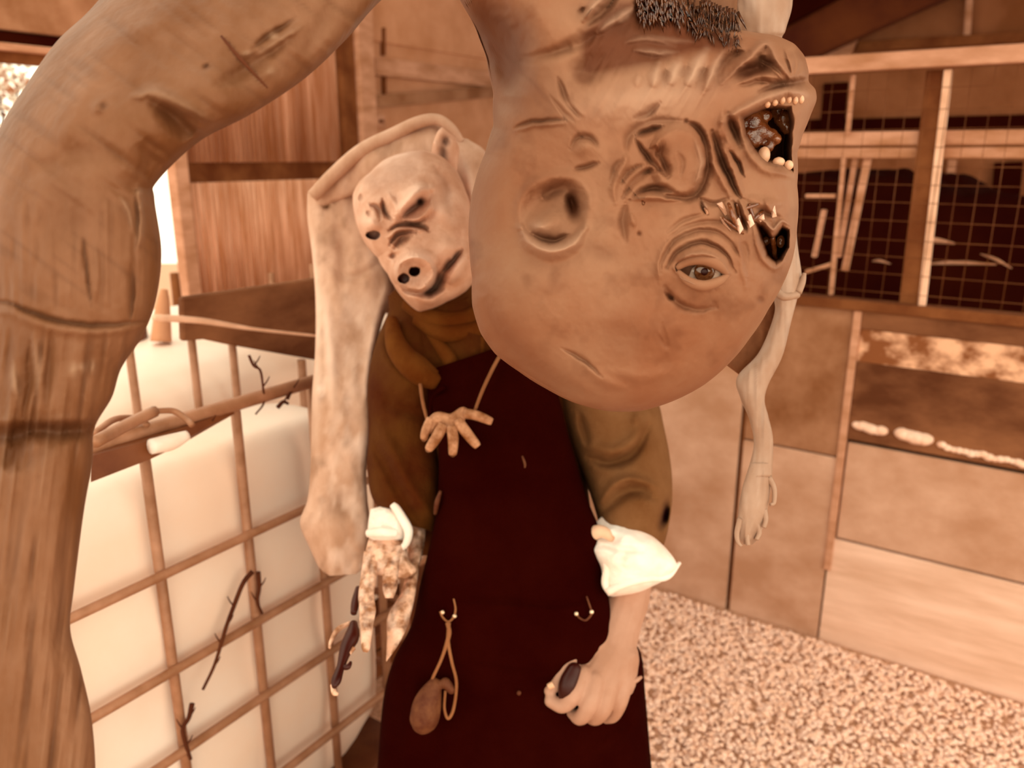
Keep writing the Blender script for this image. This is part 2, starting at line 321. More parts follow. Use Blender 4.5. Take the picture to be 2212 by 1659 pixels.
# gravel stones
def pebbles():
    iv, jf = ico(1); jf = np.array(jf); nv = len(iv)
    iv0 = np.array([iv]); pts = []
    tries = rng.random((60000, 2))
    for a, b in tries:
        x = 0.15 + a*2.6; y = .75 + b*2.6
        q = np.array([x, y])-WR.o; 
        if (q @ WR.n)*(np.sign(-(WR.o@WR.n))) < .03: continue
        dd = y*CP+CAMZ*SP; pxx = CX+F*x/dd; pyy = CY+F*(CAMZ*CP-y*SP)/dd
        if pxx < 1290 or pxx > 2420 or pyy > 1760: continue
        pts.append((x, y))
    pts = np.array(pts[:17000]); n = len(pts)
    s = rng.uniform(.005, .0105, n)
    # pebble template: subdivided icosahedron squashed at random
    ax = rng.uniform(.65, 1.25, (n, 3)); ax[:, 2] *= .7; an = rng.uniform(0, 6.28, n); ti = rng.uniform(-.5, .5, n)
    v = iv[None]*ax[:, None]*s[:, None, None]; x = v[..., 0].copy(); z = v[..., 2].copy()
    v[..., 0] = x*np.cos(ti)[:, None]+z*np.sin(ti)[:, None]; v[..., 2] = -x*np.sin(ti)[:, None]+z*np.cos(ti)[:, None]
    x = v[..., 0].copy(); y = v[..., 1].copy()
    v[..., 0] = x*np.cos(an)[:, None]-y*np.sin(an)[:, None]+pts[:, :1]; v[..., 1] = x*np.sin(an)[:, None]+y*np.cos(an)[:, None]+pts[:, 1:]
    v[..., 2] += rng.uniform(.0, .012, n)[:, None]
    me = bpy.data.meshes.new('gravel'); V3 = v.reshape(-1, 3); FF = (jf[None]+np.arange(n)[:, None, None]*nv).reshape(-1)
    me.vertices.add(len(V3)); me.vertices.foreach_set('co', V3.ravel()); me.loops.add(len(FF)); me.loops.foreach_set('vertex_index', FF.astype(np.int32))
    k = len(FF)//3; me.polygons.add(k); me.polygons.foreach_set('loop_start', (np.arange(k)*3).astype(np.int32))
    me.polygons.foreach_set('use_smooth', [True]*k); me.update(calc_edges=True); me.validate(); me.materials.append(M['gravel'])
    o = bpy.data.objects.new('gravel', me); C.objects.link(o)
    tag(o, 'pale rounded gravel stones spread in front of the plank wall', 'gravel', kind='stuff')
pebbles()
# shed roof overhead
rf = MB(); rf.add(*box8([(-.3, 1.2, 2.75), (6, 1.2, 2.75), (6, 9, 3.4), (-.3, 9, 3.4)], [(-.3, 1.2, 2.8), (6, 1.2, 2.8), (6, 9, 3.45), (-.3, 9, 3.45)]))
ce = rf.build('ceiling', M['roof']); tag(ce, kind='structure')
cb = MB()
cb.add(*box8([(-3, .55, 2.6), (3, .55, 2.6), (3, .75, 2.6), (-3, .75, 2.6)], [(-3, .55, 2.75), (3, .55, 2.75), (3, .75, 2.75), (-3, .75, 2.75)]))
tb = cb.build('trim_1', M['timberd']); tag(tb, kind='structure')

# ---- right plank wall
wall = empty('wall_right', (WR.o[0], WR.o[1], 0)); tag(wall, kind='structure')
def plank(a0, a1, z0, z1, m, off=0, name='plank', th=.02):
    b = MB(); b.add(*pbox(WR, a0, a1, z0, z1, off, off-th)); return bev(b.build(name, m, wall), .002, 1)
sA, _ = WR.sz(1175, 1180); sB, _ = WR.sz(1580, 1180); sC = WR.sz(1808, 1040)[0]; sE = WR.sz(2600, 1500)[0]
zt = WR.sz(1900, 652)[1]; zb1 = WR.sz(1740, 975)[1]
plank(sB+.004, sA, 0, zt-.03, M['ply'])
plank(sB-.012, sB-.002, .0, zt-.05, M['timberd'], -.004, 'batten')
plank(sC+.004, sB-.012, zb1+.003, zt-.03, M['plyd'])
plank(sC+.004, sB-.012, 0, zb1-.002, M['ply'], .003)
plank(sC-.014, sC+.008, .26, zt-.03, M['timber'], .012, 'batten', .03)
zs = [WR.sz(1960, 1200)[1], WR.sz(1960, 975)[1], WR.sz(1960, 940)[1], WR.sz(1960, 795)[1], WR.sz(1960, 728)[1]]
plank(sE, sC-.002, 0, zs[0]-.004, M['plyl'], .004)
plank(sE, sC-.018, zs[0]+.003, zs[1]-.006, M['ply'])
plank(sE, sC-.014, zs[1]+.006, zs[3], M['plyb'], .006)
plank(sE, sC-.014, zs[3], zs[4]+.01, M['peel'], .004)
plank(sE, sC-.014, zs[4]+.01, zt-.03, M['plyb'], .008)
plank(sE, sA, zt-.03, zt, M['timberd'], .02, 'top_rail', .06)
plank(sE, sA, -.02, 1.0, M['dark'], -.07, 'backing_board', .01)
# pale lumps along the joint, standing in for daylight through the gap
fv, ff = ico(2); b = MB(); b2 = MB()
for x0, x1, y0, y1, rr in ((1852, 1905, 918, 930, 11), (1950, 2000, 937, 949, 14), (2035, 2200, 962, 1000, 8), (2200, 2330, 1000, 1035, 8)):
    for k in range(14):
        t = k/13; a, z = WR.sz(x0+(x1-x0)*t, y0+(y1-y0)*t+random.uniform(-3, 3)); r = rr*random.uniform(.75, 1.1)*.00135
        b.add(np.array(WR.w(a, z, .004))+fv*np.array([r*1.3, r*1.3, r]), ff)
fo = b.build('gap_daylight_bead', M['gap_light'], wall, True); fo['label'] = 'pale lumpy strip standing in for daylight through the plank joint'
for k in range(1): pass

# ---- wire mesh fence on top of the wall
fence = empty('wire_fence', (WR.o[0], WR.o[1], zt)); tag(fence, 'timber framed wire mesh screen standing on top of the plank wall', 'fence')
def rbox(a0, a1, z0, z1, o0, o1, m, name, par=None): 
    b = MB(); b.add(*pbox(WR, a0, a1, z0, z1, o0, o1)); return bev(b.build(name, m, par or fence), .003, 1)
zr0, zr1 = WR.sz(1960, 150)[1], WR.sz(1960, 112)[1]; rbox(sE, sA-.3, zr0, zr1, .03, -.01, M['timber'], 'rail')
zm0, zmm, zm1 = WR.sz(1960, 342)[1], WR.sz(1960, 316)[1], WR.sz(1960, 282)[1]
rbox(sE, sA-.3, zmm+.003, zm1, -.03, -.08, M['timber'], 'rail'); rbox(sE, sA-.3, zm0, zmm-.003, -.03, -.08, M['timber'], 'rail')
def lean(pl, p0, p1, wd, off, m, name, par, th=.03):      # sloped batten in a plane, from pixel p0 to p1
    a0, z0 = pl.sz(*p0); a1, z1 = pl.sz(*p1); d = np.array([a1-a0, z1-z0]); L = np.linalg.norm(d); d /= L; n = np.array([-d[1], d[0]])*wd/2
    q = [(a0-n[0], z0-n[1]), (a0+n[0], z0+n[1]), (a1+n[0], z1+n[1]), (a1-n[0], z1-n[1])]
    b = MB(); b.add(*box8([pl.w(x, z, off) for x, z in q], [pl.w(x, z, off-th) for x, z in q])); return bev(b.build(name, m, par), .002, 1)
lean(WR, (2022, 150), (1960, 662), .05, -.012, M['timberd'], 'post', fence, .06)
lean(WR, (2048, 150), (1990, 662), .02, .0, M['pipe'], 'post', fence, .02)
lean(WR, (1838, 160), (1826, 290), .012, -.02, M['timber'], 'batten', fence, .02)
lean(WR, (1818, 340), (1790, 640), .012, -.02, M['timber'], 'batten', fence, .02)
lean(WR, (1838, 340), (1802, 560), .014, -.05, M['timber'], 'batten', fence, .02)
lean(WR, (1866, 340), (1815, 590), .02, -.05, M['timber'], 'batten', fence, .02)
lean(WR, (1770, 455), (1748, 560), .014, -.05, M['timber'], 'batten', fence, .02)
lean(WR, (1735, 424), (1800, 424), .012, -.02, M['timber'], 'batten', fence, .02)
lean(WR, (1735, 590), (1795, 572), .012, -.02, M['timber'], 'batten', fence, .02)
wm = MB(); a = sE
while a < sA-.3:
    v, f = tube_geo([WR.w(a+random.uniform(-.002, .002), zt, .0), WR.w(a, (zt+zr0)/2, random.uniform(-.004, .004)), WR.w(a+random.uniform(-.003, .003), zr0, .0)], .0009, 4); wm.add(v, f); a += .05
z = zt+.03
while z < zr0:
    v, f = tube_geo([WR.w(sE, z, .002), WR.w((sE+sA)/2, z+random.uniform(-.003, .003), .0), WR.w(sA-.3, z, .002)], .0009, 4); wm.add(v, f); z += .05
wmo = wm.build('wire_mesh', M['wire'], fence, True); wmo['kind'] = 'stuff'; wmo['label'] = 'square galvanised wire mesh'

# ---- barn interior beyond the mesh
def wallcam(o, d): return Plane(o, d)
nR = WR.n if (WR.n @ WR.o) > 0 else -WR.n
FB = Plane(WR.o + nR*2.6, V)
bn = empty('wall_back', (FB.o[0], FB.o[1], 0)); tag(bn, kind='structure')
def fb(a0, a1, z0, z1, m, name, off=0, th=.04):
    b = MB(); b.add(*pbox(FB, a0, a1, z0, z1, off, off-th)); return b.build(name, m, bn)
aL, aR = FB.sz(1500, 400)[0], FB.sz(2700, 400)[0]
zH = FB.sz(1950, 262)[1]; zH0 = FB.sz(1950, 240)[1]
fb(aR, aL, zH, 2.9, M['barn'], 'board'); fb(aR, aL, -.0, zH-.1, M['barn'], 'board')
fb(aR, aL, zH-.12, zH+.02, M['dark'], 'gap_board', .02)
for px in (1810, 2180): lean(FB, (px, 180 if px < 2000 else 350), (px-10, 290 if px < 2000 else 460), .13, .06, M['dark'], 'post', bn)
lean(FB, (2060, 345), (2050, 430), .04, .06, M['timber'], 'post', bn)
lean(FB, (2100, -60), (2090, 95), .03, .06, M['timber'], 'batten', bn)
lean(FB, (1700, 60), (1850, 112), .16, .1, M['timber'], 'rafter', bn)
lean(FB, (1860, 104), (2300, 80), .05, .1, M['timberd'], 'beam', bn)
lean(FB, (1700, 110), (2200, -120), .30, .3, M['barnd'], 'rafter', bn, .1)
lean(FB, (1640, 60), (2100, -190), .30, .34, M['dark'], 'rafter', bn, .1)
b = MB(); v, f = tube_geo([FB.w(*FB.sz(1906, 358), .08), FB.w(*FB.sz(1906, 358), .05)], .02, 12); b.add(v, f)
# low dark heap behind the mesh
heap = MB(); nx, nyy = 60, 26; verts = []; H0 = WR.o + nR*1.0
hp = Plane(H0, V)
prof = [(1700, 400), (1850, 395), (1960, 392), (2060, 420), (2150, 455), (2300, 470), (2500, 480)]
pz = [hp.sz(*p) for p in prof]; pa = np.array([p[0] for p in pz])[::-1]; ph = np.array([p[1] for p in pz])[::-1]
aa = np.linspace(pa[0], pa[-1], nx)
for j in range(nyy):
    t = j/(nyy-1); off = .5-1.1*t; hh = math.sin(min(1, t*1.6)*math.pi/2)
    for a_ in aa:
        z_ = np.interp(a_, pa, ph)*hh*(1+.12*float(fbm(np.array([a_*4.]), np.array([t*5.]), 3)[0])); q = hp.w(a_, max(0, z_), off); verts.append(q)
faces = [(j*nx+i, j*nx+i+1, (j+1)*nx+i+1, (j+1)*nx+i) for j in range(nyy-1) for i in range(nx-1)]
hb = mk('covered_heap', verts, faces, M['dark']); sm = hb.modifiers.new('thick', 'SOLIDIFY'); sm.thickness = .02
tag(hb, 'dark tarpaulin covered heap in the barn behind the wire mesh', 'heap')
for (x0, y0, x1, y1, r) in ((2035, 545, 2170, 545, .014), (2140, 525, 2200, 552, .01), (2010, 500, 2090, 505, .02), (1930, 540, 1965, 545, .01)):
    a0, z0 = hp.sz(x0, y0); a1, z1 = hp.sz(x1, y1)
    t_ = tube('stick', [hp.w(a0, z0, .42), hp.w((a0+a1)/2, (z0+z1)/2+.01, .46), hp.w(a1, z1, .42)], [r*.2, r*.55, r*.15], M['timber'], None, 8, 8)
    tag(t_, {2035: 'longest pale stick lying flat on the dark heap right of the mesh post', 2140: 'short sloping stick at the right end of the longest pale stick', 2010: 'stubby stick just above the longest pale stick on the heap', 1930: 'small faint stick on the heap left of the mesh post'}[x0], 'stick', 'sticks on the dark heap')

# ---- corrugated shed wall (parallel to the cage face)
d0 = 3.2; p0 = P(400, 330, d0); WB = Plane(p0[:2], U)
wl = empty('wall_left', (p0[0], p0[1], 0)); tag(wl, kind='structure')
def wb(px0, py0, px1, py1, m, name, off=0, th=.03):
    a0 = WB.sz(px0, 400)[0]; a1 = WB.sz(px1, 400)[0]; _, zt_ = WB.sz((px0+px1)/2, py0); _, zb_ = WB.sz((px0+px1)/2, py1)
    b = MB(); b.add(*pbox(WB, a0, a1, min(zt_, zb_), max(zt_, zb_), off, off-th)); return bev(b.build(name, m, wl), .003, 1)
def corrug(px0, px1, py0, py1, name, pitch=.024, off=0, extra_dark=0):
    a0 = WB.sz(px0, 400)[0]; a1 = WB.sz(px1, 400)[0]; z1 = WB.sz((px0+px1)/2, py0)[1]; z0 = WB.sz((px0+px1)/2, py1)[1]
    n = int((a1-a0)/pitch*8); v = []; f = []
    for th in (0, .004):
        for k in range(n+1):
            a_ = a0+(a1-a0)*k/n; o = off+.0085*math.sin(a_/pitch*2*math.pi)-th
            v += [WB.w(a_, z0, o), WB.w(a_, z1, o)]
    h = 2*(n+1)
    for k in range(n):
        f += [(2*k, 2*k+2, 2*k+3, 2*k+1), (h+2*k, h+2*k+1, h+2*k+3, h+2*k+2), (2*k+1, 2*k+3, h+2*k+3, h+2*k+1), (2*k, h+2*k, h+2*k+2, 2*k+2)]
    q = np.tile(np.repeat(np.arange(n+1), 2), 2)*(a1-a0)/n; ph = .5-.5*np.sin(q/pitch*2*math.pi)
    zz = np.tile([0., 1.], 2*(n+1)); pd = np.clip(ph**1.5*(.45+.9*fbm(q*9, zz*2, 301))+extra_dark*(.5+fbm(q*14, zz, 303)), 0, 1)  # rib shade painted into the valleys; last term darkens the whole sheet
    return mk(name, v, f, M['corr'], wl, True, (pd, 0*pd))
corrug(390, 765, -40, 350, 'corrugated_sheet', extra_dark=.6); corrug(390, 900, 388, 655, 'corrugated_sheet')
wb(372, -60, 402, 1100, M['timber'], 'post', .03, .06)
wb(402, 345, 900, 394, M['timberd'], 'rail', -.02, .05)
wb(740, -60, 768, 360, M['timberd'], 'post', .04, .05)  # dark strip standing in for the shadow beside the pale post
wb(768, -60, 800, 900, M['timber'], 'post', .07, .08)
wb(800, -60, 1250, 124, M['board'], 'board', .0, .03)
b_ = lean(WB, (802, 143), (1150, 184), .085, .03, M['timber'], 'rail', wl)
b_ = lean(WB, (780, 222), (1150, 190), .06, .05, M['plyd'], 'rail', wl)
wb(800, 120, 1250, 700, M['board'], 'board', -.01, .03)
lean(WB, (826, 60), (826, 120), .01, .02, M['timberd'], 'batten', wl); lean(WB, (828, 165), (828, 215), .01, .02, M['timberd'], 'batten', wl)
ap_ = WB.sz(812, 262); q = WB.w(ap_[0], ap_[1], .04)
b = MB(); b.add(*pbox(WB, ap_[0]-.035, ap_[0]+.035, ap_[1]-.03, ap_[1]+.03, .035, 0)); sbx = bev(b.build('switch_box', M['timber'], None), .006, 2)
b = MB(); b.add(*pbox(WB, ap_[0]-.014, ap_[0]+.014, ap_[1]-.008, ap_[1]+.008, .045, .03)); b.build('switch', M['lid'], sbx)
tag(sbx, 'small square switch box on the board wall above the pig mask', 'switch box')
# lower boards of that wall
wb(385, 640, 1100, 700, M['plyb'], 'board', .02, .03); wb(385, 700, 1100, 1500, M['plyb'], 'board', .0, .03)
# roof edge top left
LP = Plane(P(80, 80, 3.0)[:2], U)
def lp(px0, py0, px1, py1, m, name, off=0, th=.05):
    a0 = LP.sz(px0, py1)[0]; a1 = LP.sz(px1, py1)[0]; mxx = (px0+px1)/2
    b = MB(); b.add(*pbox(LP, a0, a1, LP.sz(80, py1)[1], LP.sz(80, py0)[1], off, off-th)); o = bev(b.build(name, m, eave), .003, 1); return o
eave = empty('trim_2', tuple(P(80, 80, 3.0))); tag(eave, kind='structure')
lp(-200, -200, 330, 72, M['plyd'], 'fascia_board'); lp(-200, 74, 330, 98, M['dark'], 'beam', -.01); lp(-200, 100, 330, 116, M['timber'], 'batten', .01); lp(-200, 116, 330, 140, M['timberd'], 'beam', -.02)
# sunlit blossom bush at left edge
bv, bf = ico(1); b = MB(); c0 = P(-40, 230, 4.2)
for k in range(900):
    r = rng.normal(size=3); r /= np.linalg.norm(r); r *= rng.uniform(.3, 1)**.5
    b.add(c0+r*np.array([.33, .3, .36])+bv*rng.uniform(.008, .022)*rng.uniform(.6, 1.2, 3), bf)
bush = empty('flowering_bush', (c0[0], c0[1], 0)); b.build('blossoms', M['foliage'], bush, True)['kind'] = 'stuff'
for k in range(5): tube('stem', [(c0[0], c0[1], 0), (c0[0]+.05*(k-2), c0[1]+.03*k, c0[2]-.6), c0+np.array([.1*(k-2), 0, .15])], [.02, .014, .005], M['twig'], bush, 6, 8)
tag(bush, 'bright sunlit blossom bush at the far left behind the raised arm', 'bush')

# ================================================================== CAGED WATER TANKS
def tote(name, o2, label, cols, rows, ztop, L, W, barw, back=False):
    global M
    # o2: 2D point under the near left corner, face runs along U, depth runs away from camera
    pl = Plane(o2, U); t = empty(name, (o2[0], o2[1], 0)); tag(t, label, 'tank', 'caged white water tanks')
    away = pl.n if (pl.n @ pl.o) > 0 else -pl.n
    def W3(a, o, z): q = pl.o+pl.d*a+away*o; return (q[0], q[1], z)
    # bottle: rounded box with softly bulging faces
    bm = bmesh.new(); bmesh.ops.create_cube(bm, size=1); bmesh.ops.subdivide_edges(bm, edges=bm.edges[:], cuts=18, use_grid_fill=True)
    zb0, zb1 = .16, ztop-(.07 if back else .085)
    for v in bm.verts:
        x, y, z = v.co*2; r = 6.0; n_ = (abs(x)**r+abs(y)**r+abs(z)**(r*1.6))**(1/r); s_ = 1/max(n_, 1e-6) if n_ > 1 else 1
        x, y, z = x*s_, y*s_, z*s_; gl = .008*math.cos(z*9)*(1-abs(x)**4)
        if z > .9: z += -.0
        v.co = Vector(W3(.03+(x+1)/2*(L-.06), .03+(y+1)/2*(W-.06)+(gl if y < 0 else 0), zb0+(z+1)/2*(zb1-zb0)))
    me = bpy.data.meshes.new('bottle'); 
    for v in bm.verts: v.co -= Vector(t.location)
    bm.to_mesh(me); bm.free(); me.polygons.foreach_set('use_smooth', [True]*len(me.polygons)); me.materials.append(M['tank'])
    o = bpy.data.objects.new('bottle', me); C.objects.link(o); o.parent = t
    def bar(p, q, r, nm='bar', m=None, n=None): return tube(nm, [p, q] if n is None else p, r, m or M['bar'], t, 10, n)
    for z_ in rows if not back else rows[1:]:
        bar([W3(0, 0, z_), W3(L*.33, -.002, z_), W3(L*.66, .002, z_), W3(L, 0, z_)], None, barw, n=12)
        bar(W3(L, 0, z_), W3(L, W, z_), barw)
        if not back: bar(W3(0, 0, z_), W3(0, W, z_), barw)
        if z_ < ztop-.05: bar(W3(0, W, z_), W3(L, W, z_), barw)
    for a_ in cols: bar(W3(a_, .012, .12), W3(a_, .012, ztop), barw*1.05)
    for o_ in (.25, .5, .75): bar(W3(L, W*o_, .12), W3(L, W*o_, ztop), barw)
    for a_ in (0, L):
        for o_ in (0, W): bar(W3(a_, o_, .12), W3(a_, o_, ztop if o_ == 0 else ztop-.05), barw*1.2, 'corner_post')
    rim = tube('rim', [W3(0, 0, ztop), W3(L, 0, ztop)] if not back else [W3(0, W, .9), W3(L, W, .9)], barw*1.45, M['bar'], t, 10)
    b = MB()
    for o_ in (0, W*.45, W*.9): b.add(*box8([W3(0, o_, 0), W3(L, o_, 0), W3(L, o_+W*.1, 0), W3(0, o_+W*.1, 0)], [W3(0, o_, .09), W3(L, o_, .09), W3(L, o_+W*.1, .09), W3(0, o_+W*.1, .09)]))
    b.add(*box8([W3(0, 0, .1), W3(L, 0, .1), W3(L, W, .1), W3(0, W, .1)], [W3(0, 0, .15), W3(L, 0, .15), W3(L, W, .15), W3(0, W, .15)]))
    bev(b.build('pallet', M['lid'], t), .004, 1)
    c = W3(L*.3, W*.45, zb1-.01); v, f = tube_geo([c, (c[0], c[1], c[2]+.03)], .08, 28); mk('lid', v, f, M['lid'], t)
    return t, pl, W3
ZT = 1.13
gA = ground(200, 965, ZT); gB = ground(660, 820, ZT)
TPL = Plane(gA, U)
aoff = -.42; o2 = TPL.o+TPL.d*aoff
cols = [TPL.sz(px, py)[0]-aoff for px, py in ((328, 1040), (528, 990), (706, 1200))]; stp = cols[1]-cols[0]
cols = [cols[0]-2*stp, cols[0]-stp] + cols + [cols[2]+stp*.95]
rows = [TPL.sz(350, 1243)[1], TPL.sz(390, 1440)[1], TPL.sz(590, 1492)[1]]; rows.append(rows[2]-.2)
cols = [c for c in cols if c > .03]
t1, tp1, W31 = tote('caged_tank', o2, 'white plastic tank in a grey steel cage nearest the camera, twigs on its rim', cols, rows, ZT, cols[-1]+.06, .30, .0085)
# extra loops on rim
tube('rim_hoop', [P(205, 935, 1.13), P(250, 905, 1.2), P(300, 905, 1.25), P(318, 918, 1.24)], .005, M['bar'], t1, 8, 16)
tube('rim_hoop', [P(205, 955, 1.10), P(270, 920, 1.18), P(335, 888, 1.24)], .009, M['bar'], t1, 8, 10)
tube('rim_hoop', [P(335, 888, 1.24), P(375, 888, 1.27), P(402, 905, 1.27), P(415, 918, 1.26)], .005, M['bar'], t1, 8, 14)
b = MB(); 
v = [P(196, 985, 1.17), P(320, 952, 1.24), P(450, 905, 1.34), P(455, 918, 1.34), P(325, 992, 1.24), P(196, 1042, 1.17)]; v2 = [x+np.array([.02, .06, 0]) for x in v]
b.add(v+v2, [(0, 1, 4, 5), (1, 2, 3, 4), (6, 11, 10, 7), (7, 10, 9, 8), (0, 6, 7, 1), (1, 7, 8, 2), (5, 4, 10, 11), (4, 3, 9, 10), (0, 5, 11, 6), (2, 8, 9, 3)]); b.build('edge_plate', M['lid'], t1)
tube('hose', [P(325, 965, 1.225), P(370, 955, 1.25), P(405, 940, 1.27)], [.012, .013, .008], M['cuff'], t1, 10, 10)
n_aw = TPL.n if TPL.n@TPL.o > 0 else -TPL.n
RP = Plane(TPL.o+n_aw*.37, U); z2 = RP.sz(400, 737)[1]-.06
rd = lambda px, py, off=.05: float(np.dot(np.array(RP.w(*RP.sz(px, py), off))-np.array([0, 0, CAMZ]), [0, CP, -SP]))
a2 = RP.sz(60, 800)[0]; o22 = RP.o+RP.d*a2
t2, tp2, W32 = tote('caged_tank', o22, 'brighter white caged tank standing behind the first, below the corrugated wall', [RP.sz(px, 800)[0]-a2 for px in (180, 292, 428, 514)], [.92, .7, .5, .3], z2+.07, 1.3, .9, .0085, True)
# twigs caught in the cage
def twig(pts, label, r=3.2):
    q = [(x, y, d, r*(1-.5*i/len(pts))) for i, (x, y, d) in enumerate(pts)]
    o = pxtube('twig', q, M['twig'], None, 6, 4*len(pts))
    for k in range(1, len(pts)-1):
        x, y, d = pts[k]; s_ = 1 if k % 2 else -1
        pxtube('side_shoot', [(x, y, d, 2), (x+s_*9, y-12, d-.005, 1.6), (x+s_*14, y-22, d-.008, .8)], M['twig'], o, 5, 6)
    return tag(o, label, 'twig', 'dry twigs caught in the tank cage')
def onface(px, py, off=.02):
    a, z = TPL.sz(px, py); return tuple([px, py, float(np.dot(np.array(TPL.w(a, z, off))-np.array([0, 0, CAMZ]), [0, CP, -SP]))])
twig([onface(*p) for p in ((538, 768), (548, 790), (562, 800), (568, 835), (570, 870), (552, 895))], 'thin dark twig sticking up through the front tank rim beside the pale hide')
twig([onface(*p) for p in ((545, 1235), (525, 1260), (505, 1310), (490, 1350), (478, 1390), (462, 1440), (438, 1490))], 'long dark twig hanging down the middle of the front tank cage', 6)
twig([onface(*p) for p in ((558, 1236), (560, 1270), (556, 1300), (566, 1325))], 'short dark twig on the second upright bar of the front tank', 5)
twig([onface(*p) for p in ((415, 1520), (408, 1550), (395, 1575), (402, 1610), (412, 1640))], 'curled dark twig low on the first upright bar of the front tank', 6)
for pts, lb in ((((620, 862), (632, 840), (650, 838)), 'short twig on the right end of the front tank rim'), (((600, 880), (612, 868), (622, 872)), 'small broken twig below the right end of the front tank rim'), (((450, 905), (452, 918), (440, 922)), 'tiny twig stub under the middle of the front tank rim')):
    twig([onface(*p) for p in pts], lb, 5)
# pale pipe and leaning board behind the tanks
pp = tube('pipe', [P(x, y, rd(x, y, .085)) for x, y in ((332, 686), (430, 692), (510, 705), (560, 712), (690, 726))], [.007, .0075, .006, .005, .005], M['pipe'], None, 10, 20); tag(pp, 'thin pale pipe lying across the board behind the tanks', 'pipe')
b = MB(); q = [P(x, y, rd(x, y, .05)) for x, y in ((385, 735), (430, 731), (480, 742), (700, 781), (700, 596), (382, 641))]; q2 = [x-np.array([n_aw[0], n_aw[1], 0])*.018 for x in q]
b.add(q+q2, [(0, 1, 2, 3, 4, 5), (11, 10, 9, 8, 7, 6)]+[(i, i+6, (i+1) % 6+6, (i+1) % 6) for i in range(6)]); bb = bev(b.build('leaning_board', M['plyb']), .004, 1); tag(bb, 'dark weathered board leaning across the back tank under the corrugated iron', 'board')
st = pxtube('cloth_bundle', [(348, 738, 1.95, 22), (350, 690, 1.95, 18), (353, 650, 1.95, 13), (355, 625, 1.95, 7)], M['board'], None, 12, 16); tag(st, 'small pale cloth bundle standing on the back tank beside the dark post', 'cloth')
dp = pxtube('stake', [(386, 740, 2.95, 10), (384, 660, 2.95, 10), (376, 590, 2.95, 9)], M['timberd'], None, 8, 8); tag(dp, 'dark stake standing beside the small pale cloth bundle', 'stake')

# ================================================================== HANGING CREATURE
cr = empty('hanging_creature', tuple(P(1300, -700, .85))); tag(cr, 'large latex monster hanging upside down with an open mouth, nearest the camera', 'monster')
HD = .80
head_out = [(985, -10), (1022, 45), (1050, 120), (1066, 200), (1066, 270), (1048, 330), (1024, 400), (1013, 470), (1014, 540), (1020, 600), (1020, 660), (1038, 720), (1070, 765), (1120, 802), (1180, 840), (1240, 870), (1310, 888), (1385, 888), (1450, 868), (1520, 832), (1570, 790), (1620, 730), (1660, 668), (1692, 612), (1712, 560), (1722, 490), (1722, 400), (1722, 330), (1734, 290), (1752, 246), (1765, 215), (1762, 192), (1745, 176), (1748, 160), (1738, 120), (1716, 94), (1680, 78), (1630, 70), (1560, 62), (1500, 40), (1470, -10), (1450, -60), (1330, -160), (1180, -200), (1030, -160), (965, -70)]
g = 'g'; e = 'e'; D_ = lambda v: {'d': v}; L_ = lambda v: {'l': v}
